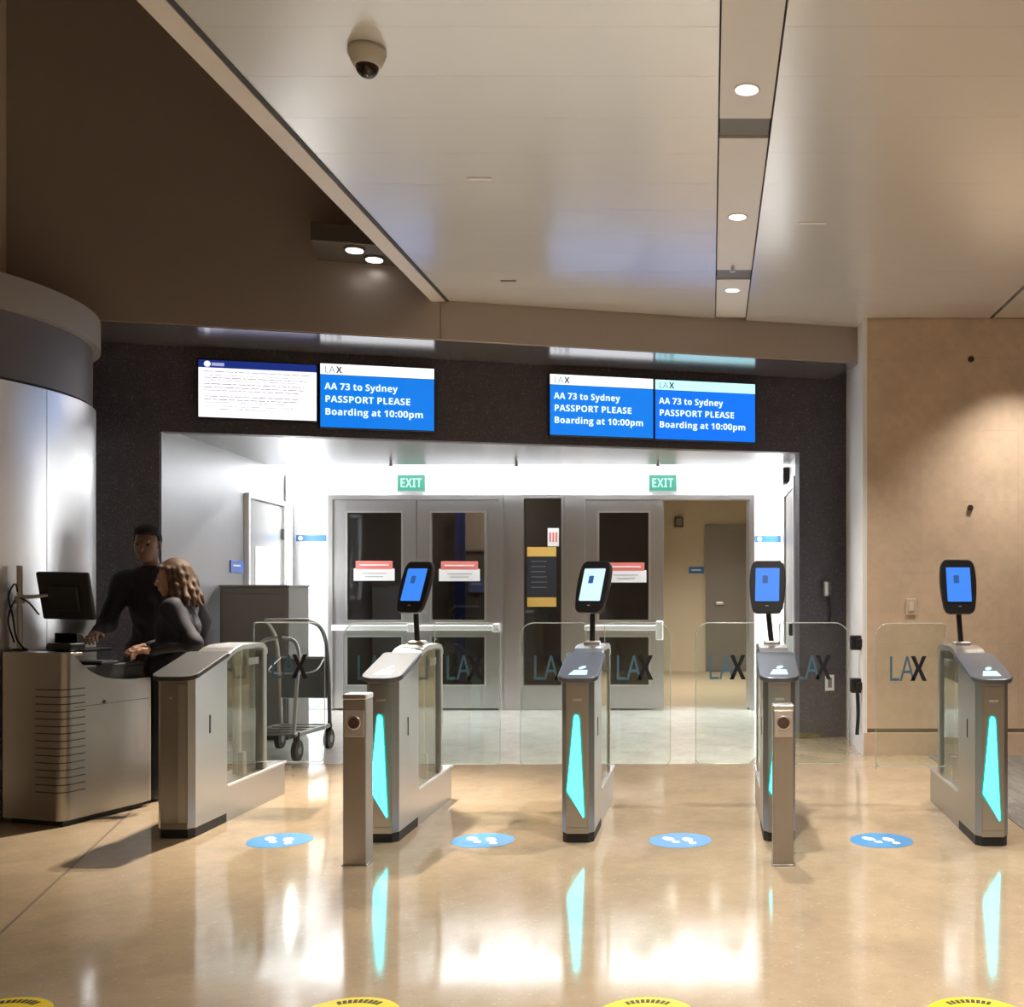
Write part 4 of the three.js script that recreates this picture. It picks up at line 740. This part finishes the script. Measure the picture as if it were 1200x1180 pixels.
function person(label, J, o) {
  const g = new THREE.Group(); g.name = numbered('person'); scene.add(g); g.position.set(J.base[0], 0, -J.base[1]); tag(g, label, 'person');
  const off = (geo) => geo.translate(-J.base[0], 0, J.base[1]);
  // head frame
  const fw = V(o.face).normalize(), up0 = new THREE.Vector3(0, 1, 0), rt = new THREE.Vector3().crossVectors(up0, fw).normalize(), up = new THREE.Vector3().crossVectors(fw, rt), hc = V(J.head), HM = new THREE.Matrix4().makeBasis(rt, up, fw).setPosition(hc), HI = HM.clone().invert(), sc = o.headScale ?? 1;
  const H = (c, r) => ell(c.map((v) => v * sc), r.map((v) => v * sc), HI);
  const hp = (x, y, z) => { const v = new THREE.Vector3(x * sc, y * sc, z * sc).applyMatrix4(HM); return [v.x, v.y, -v.z]; };
  const hcap = (a, b, r0, r1) => cap(hp(...a), hp(...b), r0 * sc, r1 * sc);
  const skull = blend([H([0, 0.028, -0.012], [0.074, 0.092, 0.094]), H([0, -0.035, 0.022], [0.058, 0.072, 0.068]), H([0, -0.088, 0.062], [0.026, 0.02, 0.022]), H([0, -0.02, 0.05], [0.056, 0.05, 0.045])], 0.03);
  const bits = [hcap([0, 0.018, 0.086], [0, -0.018, 0.108], 0.008, 0.012), hcap([-0.034, 0.034, 0.080], [0.034, 0.034, 0.080], 0.009, 0.009), H([0, -0.056, 0.088], [0.024, 0.010, 0.012]), H([-0.078, -0.004, -0.008], [0.010, 0.030, 0.018]), H([0.078, -0.004, -0.008], [0.010, 0.030, 0.018])];
  const sock = [H([-0.032, 0.012, 0.098], [0.018, 0.011, 0.016]), H([0.032, 0.012, 0.098], [0.018, 0.011, 0.016])];
  const neck = cap(J.neck, hp(0, -0.06, -0.02), 0.056, 0.052);
  const headF = (p) => { let d = skull(p); for (const b of bits) d = smin(d, b(p), 0.012); for (const s of sock) d = -smin(-d, s(p), 0.010); return smin(d, neck(p), 0.03); };
  const torso = [cap(J.pelvis, J.chest, o.hip, o.waist), cap([J.shL[0] * 0.75 + J.chest[0] * 0.25, J.shL[1] - 0.05, J.shL[2] * 0.75 + J.chest[2] * 0.25], [J.shR[0] * 0.75 + J.chest[0] * 0.25, J.shR[1] - 0.05, J.shR[2] * 0.75 + J.chest[2] * 0.25], o.sh + 0.02, o.sh + 0.02), cap(J.chest, [J.neck[0], J.neck[1] - 0.05, J.neck[2]], o.chest, 0.075), cap(J.shL, J.neck, 0.05, 0.05), cap(J.shR, J.neck, 0.05, 0.05)];
  const arms = []; for (const s of ['L', 'R']) arms.push(cap(J['sh' + s], J['el' + s], o.sh, o.sh * 0.78), cap(J['el' + s], J['wr' + s], o.sh * 0.76, 0.030));
  const legs = []; for (const s of ['L', 'R']) legs.push(cap(J['hip' + s], J['kn' + s], 0.088, 0.058), cap(J['kn' + s], J['an' + s], 0.058, 0.038));
  const upper = blend([...torso, ...arms], 0.05), lower = blend([cap(J.hipL, J.hipR, o.hip * 0.86, o.hip * 0.86), ...legs], 0.04);
  const bodyF = (p) => smin(smin(upper(p), lower(p), 0.04), neck(p), 0.03) + 0.014;
  const all = Object.entries(J).filter(([k]) => k !== 'base' && !k.startsWith('th')).map(([, v]) => V(v)), lo = [0, 1, 2].map((i) => Math.min(...all.map((v) => v.getComponent(i))) - 0.2), hi = [0, 1, 2].map((i) => Math.max(...all.map((v) => v.getComponent(i))) + 0.2);
  lo[1] = 0.01;
  const hb = (r, c) => [[c.x - r, c.y - r, c.z - r], [c.x + r, c.y + r, c.z + r]], geos = [surface(bodyF, lo, [hi[0], J.neck[1] + 0.05, hi[2]], 0.016), surface(headF, ...hb(0.19, hc), 0.0045)];
  for (const s of ['L', 'R']) { const f = handBones(J['wr' + s], J['ha' + s], J['th' + s], o['curl' + s], o.hand); geos.push(surface(f, ...hb(0.19, V(J['wr' + s]).lerp(V(J['ha' + s]), 0.9)), 0.004)); }
  mesh('body', off(mergeGeometries(geos)), o.skin, g);
  // clothes follow the body
  const fold = (p, a) => a * (Math.sin(p.y * 46 + p.x * 31 + Math.sin(p.z * 27) * 2) + 0.6 * Math.sin(p.y * 23 - p.x * 61 + p.z * 19));
  const hips = cap(J.hipL, J.hipR, o.hip * 0.9, o.hip * 0.9), jac = (p) => Math.max(smin(upper(p), hips(p), 0.05) - 0.006 + fold(p, 0.0022), J.pelvis[1] - o.hem - p.y, -(neck(p) - 0.008), p.y - J.neck[1] - 0.02);
  mesh('jacket', off(surface(jac, [lo[0], J.pelvis[1] - 0.25, lo[2]], [hi[0], J.neck[1] + 0.06, hi[2]], 0.011)), o.jacket, g);
  const collar = new THREE.TorusGeometry(0.064, 0.014, 10, 28).rotateX(Math.PI / 2 - 0.15).translate(J.neck[0], J.neck[1] + 0.004, -J.neck[2]);
  mesh('collar', off(collar), o.jacket, g);
  const tro = (p) => Math.max(lower(p) - 0.012 + fold(p, 0.0018), 0.05 - p.y, p.y - J.pelvis[1] - 0.06);
  mesh('trousers', off(surface(tro, [lo[0], 0.02, lo[2]], [hi[0], J.pelvis[1] + 0.1, hi[2]], 0.014)), M.trousers, g);
  for (const s of ['L', 'R']) { const a = J['an' + s], t = J['toe' + s]; const f = blend([cap([a[0], 0.055, a[2]], [t[0], 0.036, t[2]], 0.042, 0.032), cap([a[0], 0.09, a[2]], [a[0], 0.045, a[2]], 0.045, 0.045)], 0.03); const F2 = (p) => Math.max(f(p), 0.002 - p.y); const c = V(a).lerp(V(t), 0.5); mesh('shoe', off(surface(F2, [c.x - 0.2, -0.01, c.z - 0.2], [c.x + 0.2, 0.16, c.z + 0.2], 0.007)), M.shoe, g); }
  for (const s of [-1, 1]) mesh('eye', off(new THREE.SphereGeometry(0.009 * sc, 14, 10).translate(s * 0.032 * sc, 0.011 * sc, 0.0775 * sc).applyMatrix4(HM)), M.eye, g);
  mesh('hair', off(surface(o.hair(H, hcap, HI, sc), ...hb(o.hairBox, hc), 0.0065)), o.hairMat, g);
  return g;
}
const L3 = (HI, p, q) => q.copy(p).applyMatrix4(HI);
// wavy shoulder length hair
function longHair(H, hcap, HI) {
  const q = new THREE.Vector3(), locks = [], shell = H([0, 0.036, -0.020], [0.090, 0.104, 0.104]);
  for (let k = 0; k <= 18; k++) {
    const a = (-0.62 + k * (1 + 2 * 0.62) / 18) * Math.PI, c = Math.cos(a), s = Math.sin(a), w = (j) => 1 + 0.10 * Math.sin(k * 1.9 + j * 2.1), P = [];
    // a from one temple round the back of the head to the other: x = cos, z = -sin
    for (let j = 0; j <= 5; j++) { const y = 0.07 - j * 0.052, r = (0.078 + 0.010 * j) * w(j); P.push([c * r, y - 0.006 * (k % 3), Math.min(0.022, -s * r * 1.02 - 0.018)]); }
    for (let j = 0; j < 5; j++) locks.push(hcap(P[j], P[j + 1], 0.021, j === 4 ? 0.009 : 0.020));
  }
  const mass = blend(locks, 0.012), fringe = hcap([-0.05, 0.10, 0.05], [0.055, 0.085, 0.062], 0.02, 0.018);
  return (p) => { let d = smin(shell(p), mass(p), 0.02); d = smin(d, fringe(p), 0.02); L3(HI, p, q); const face = Math.max(q.y - 0.078, 0.030 - q.z, Math.abs(q.x) - 0.12); return Math.max(d, -face); };
}
function shortHair(H, hcap, HI) {
  const q = new THREE.Vector3(), shell = H([0, 0.036, -0.018], [0.083, 0.098, 0.102]), top = H([0, 0.098, 0.018], [0.062, 0.034, 0.075]);
  return (p) => { const d = smin(shell(p), top(p), 0.03) + 0.0012 * Math.sin(p.x * 310) * Math.sin(p.z * 270); L3(HI, p, q); const face = Math.max(q.y - 0.078 + Math.max(0, Math.abs(q.x) - 0.04) * 0.4, 0.012 - q.z), ears = Math.max(q.y - 0.022, -0.022 - q.z); return Math.max(d, -face, -ears, -(q.y + 0.055)); };
}
person('person in a dark jacket with wavy brown hair, hand resting on the podium', {
  base: [-3.62, 7.10], pelvis: [-3.585, 0.9, 7.14], chest: [-3.565, 1.16, 7.14], neck: [-3.575, 1.335, 7.14], head: [-3.59, 1.475, 7.125],
  shL: [-3.535, 1.285, 7], elL: [-3.375, 1.055, 6.97], wrL: [-3.6, 1.018, 6.88], haL: [-3.69, 1.01, 6.84], thL: [-0.3, 0.25, -1],
  shR: [-3.58, 1.285, 7.28], elR: [-3.67, 1.06, 7.34], wrR: [-3.78, 1.02, 7.17], haR: [-3.85, 1, 7.09], thR: [-1, 0.3, 0.2],
  hipL: [-3.61, 0.88, 7.06], knL: [-3.66, 0.48, 7.06], anL: [-3.7, 0.09, 7.08], toeL: [-3.83, 0.04, 7.09],
  hipR: [-3.59, 0.88, 7.22], knR: [-3.6, 0.48, 7.24], anR: [-3.62, 0.09, 7.26], toeR: [-3.75, 0.04, 7.26],
}, { face: [-0.92, -0.16, -0.36], hip: 0.135, waist: 0.115, chest: 0.125, sh: 0.052, hem: 0.12, hand: 0.98, curlL: 0.55, curlR: 0.3, headScale: 1.0, skin: M.skinA, jacket: M.navy, hair: longHair, hairMat: M.hairA, hairBox: 0.26 });
person('tall person in dark clothes leaning over the podium against the granite wall', {
  base: [-3.93, 7.56], pelvis: [-3.94, 0.98, 7.6], chest: [-3.92, 1.29, 7.54], neck: [-3.925, 1.545, 7.49], head: [-3.925, 1.715, 7.43],
  shL: [-3.7, 1.47, 7.51], elL: [-3.645, 1.19, 7.63], wrL: [-3.66, 0.94, 7.66], haL: [-3.66, 0.85, 7.64], thL: [-0.3, 0, -1],
  shR: [-4.13, 1.46, 7.49], elR: [-4.2, 1.17, 7.42], wrR: [-4.12, 1.105, 7.14], haR: [-4.09, 1.092, 7.04], thR: [1, 0.2, -0.2],
  hipL: [-3.85, 0.95, 7.6], knL: [-3.83, 0.52, 7.59], anL: [-3.83, 0.09, 7.64], toeL: [-3.82, 0.04, 7.49],
  hipR: [-4.03, 0.95, 7.6], knR: [-4.05, 0.52, 7.59], anR: [-4.06, 0.09, 7.64], toeR: [-4.07, 0.04, 7.49],
}, { face: [0.12, -0.14, -0.98], hip: 0.15, waist: 0.145, chest: 0.155, sh: 0.064, hem: 0.14, hand: 1.05, curlL: 0.4, curlR: 0.35, headScale: 1.04, skin: M.skinB, jacket: M.navyB, hair: shortHair, hairMat: M.hairB, hairBox: 0.17 });
renderer.render(scene, camera);
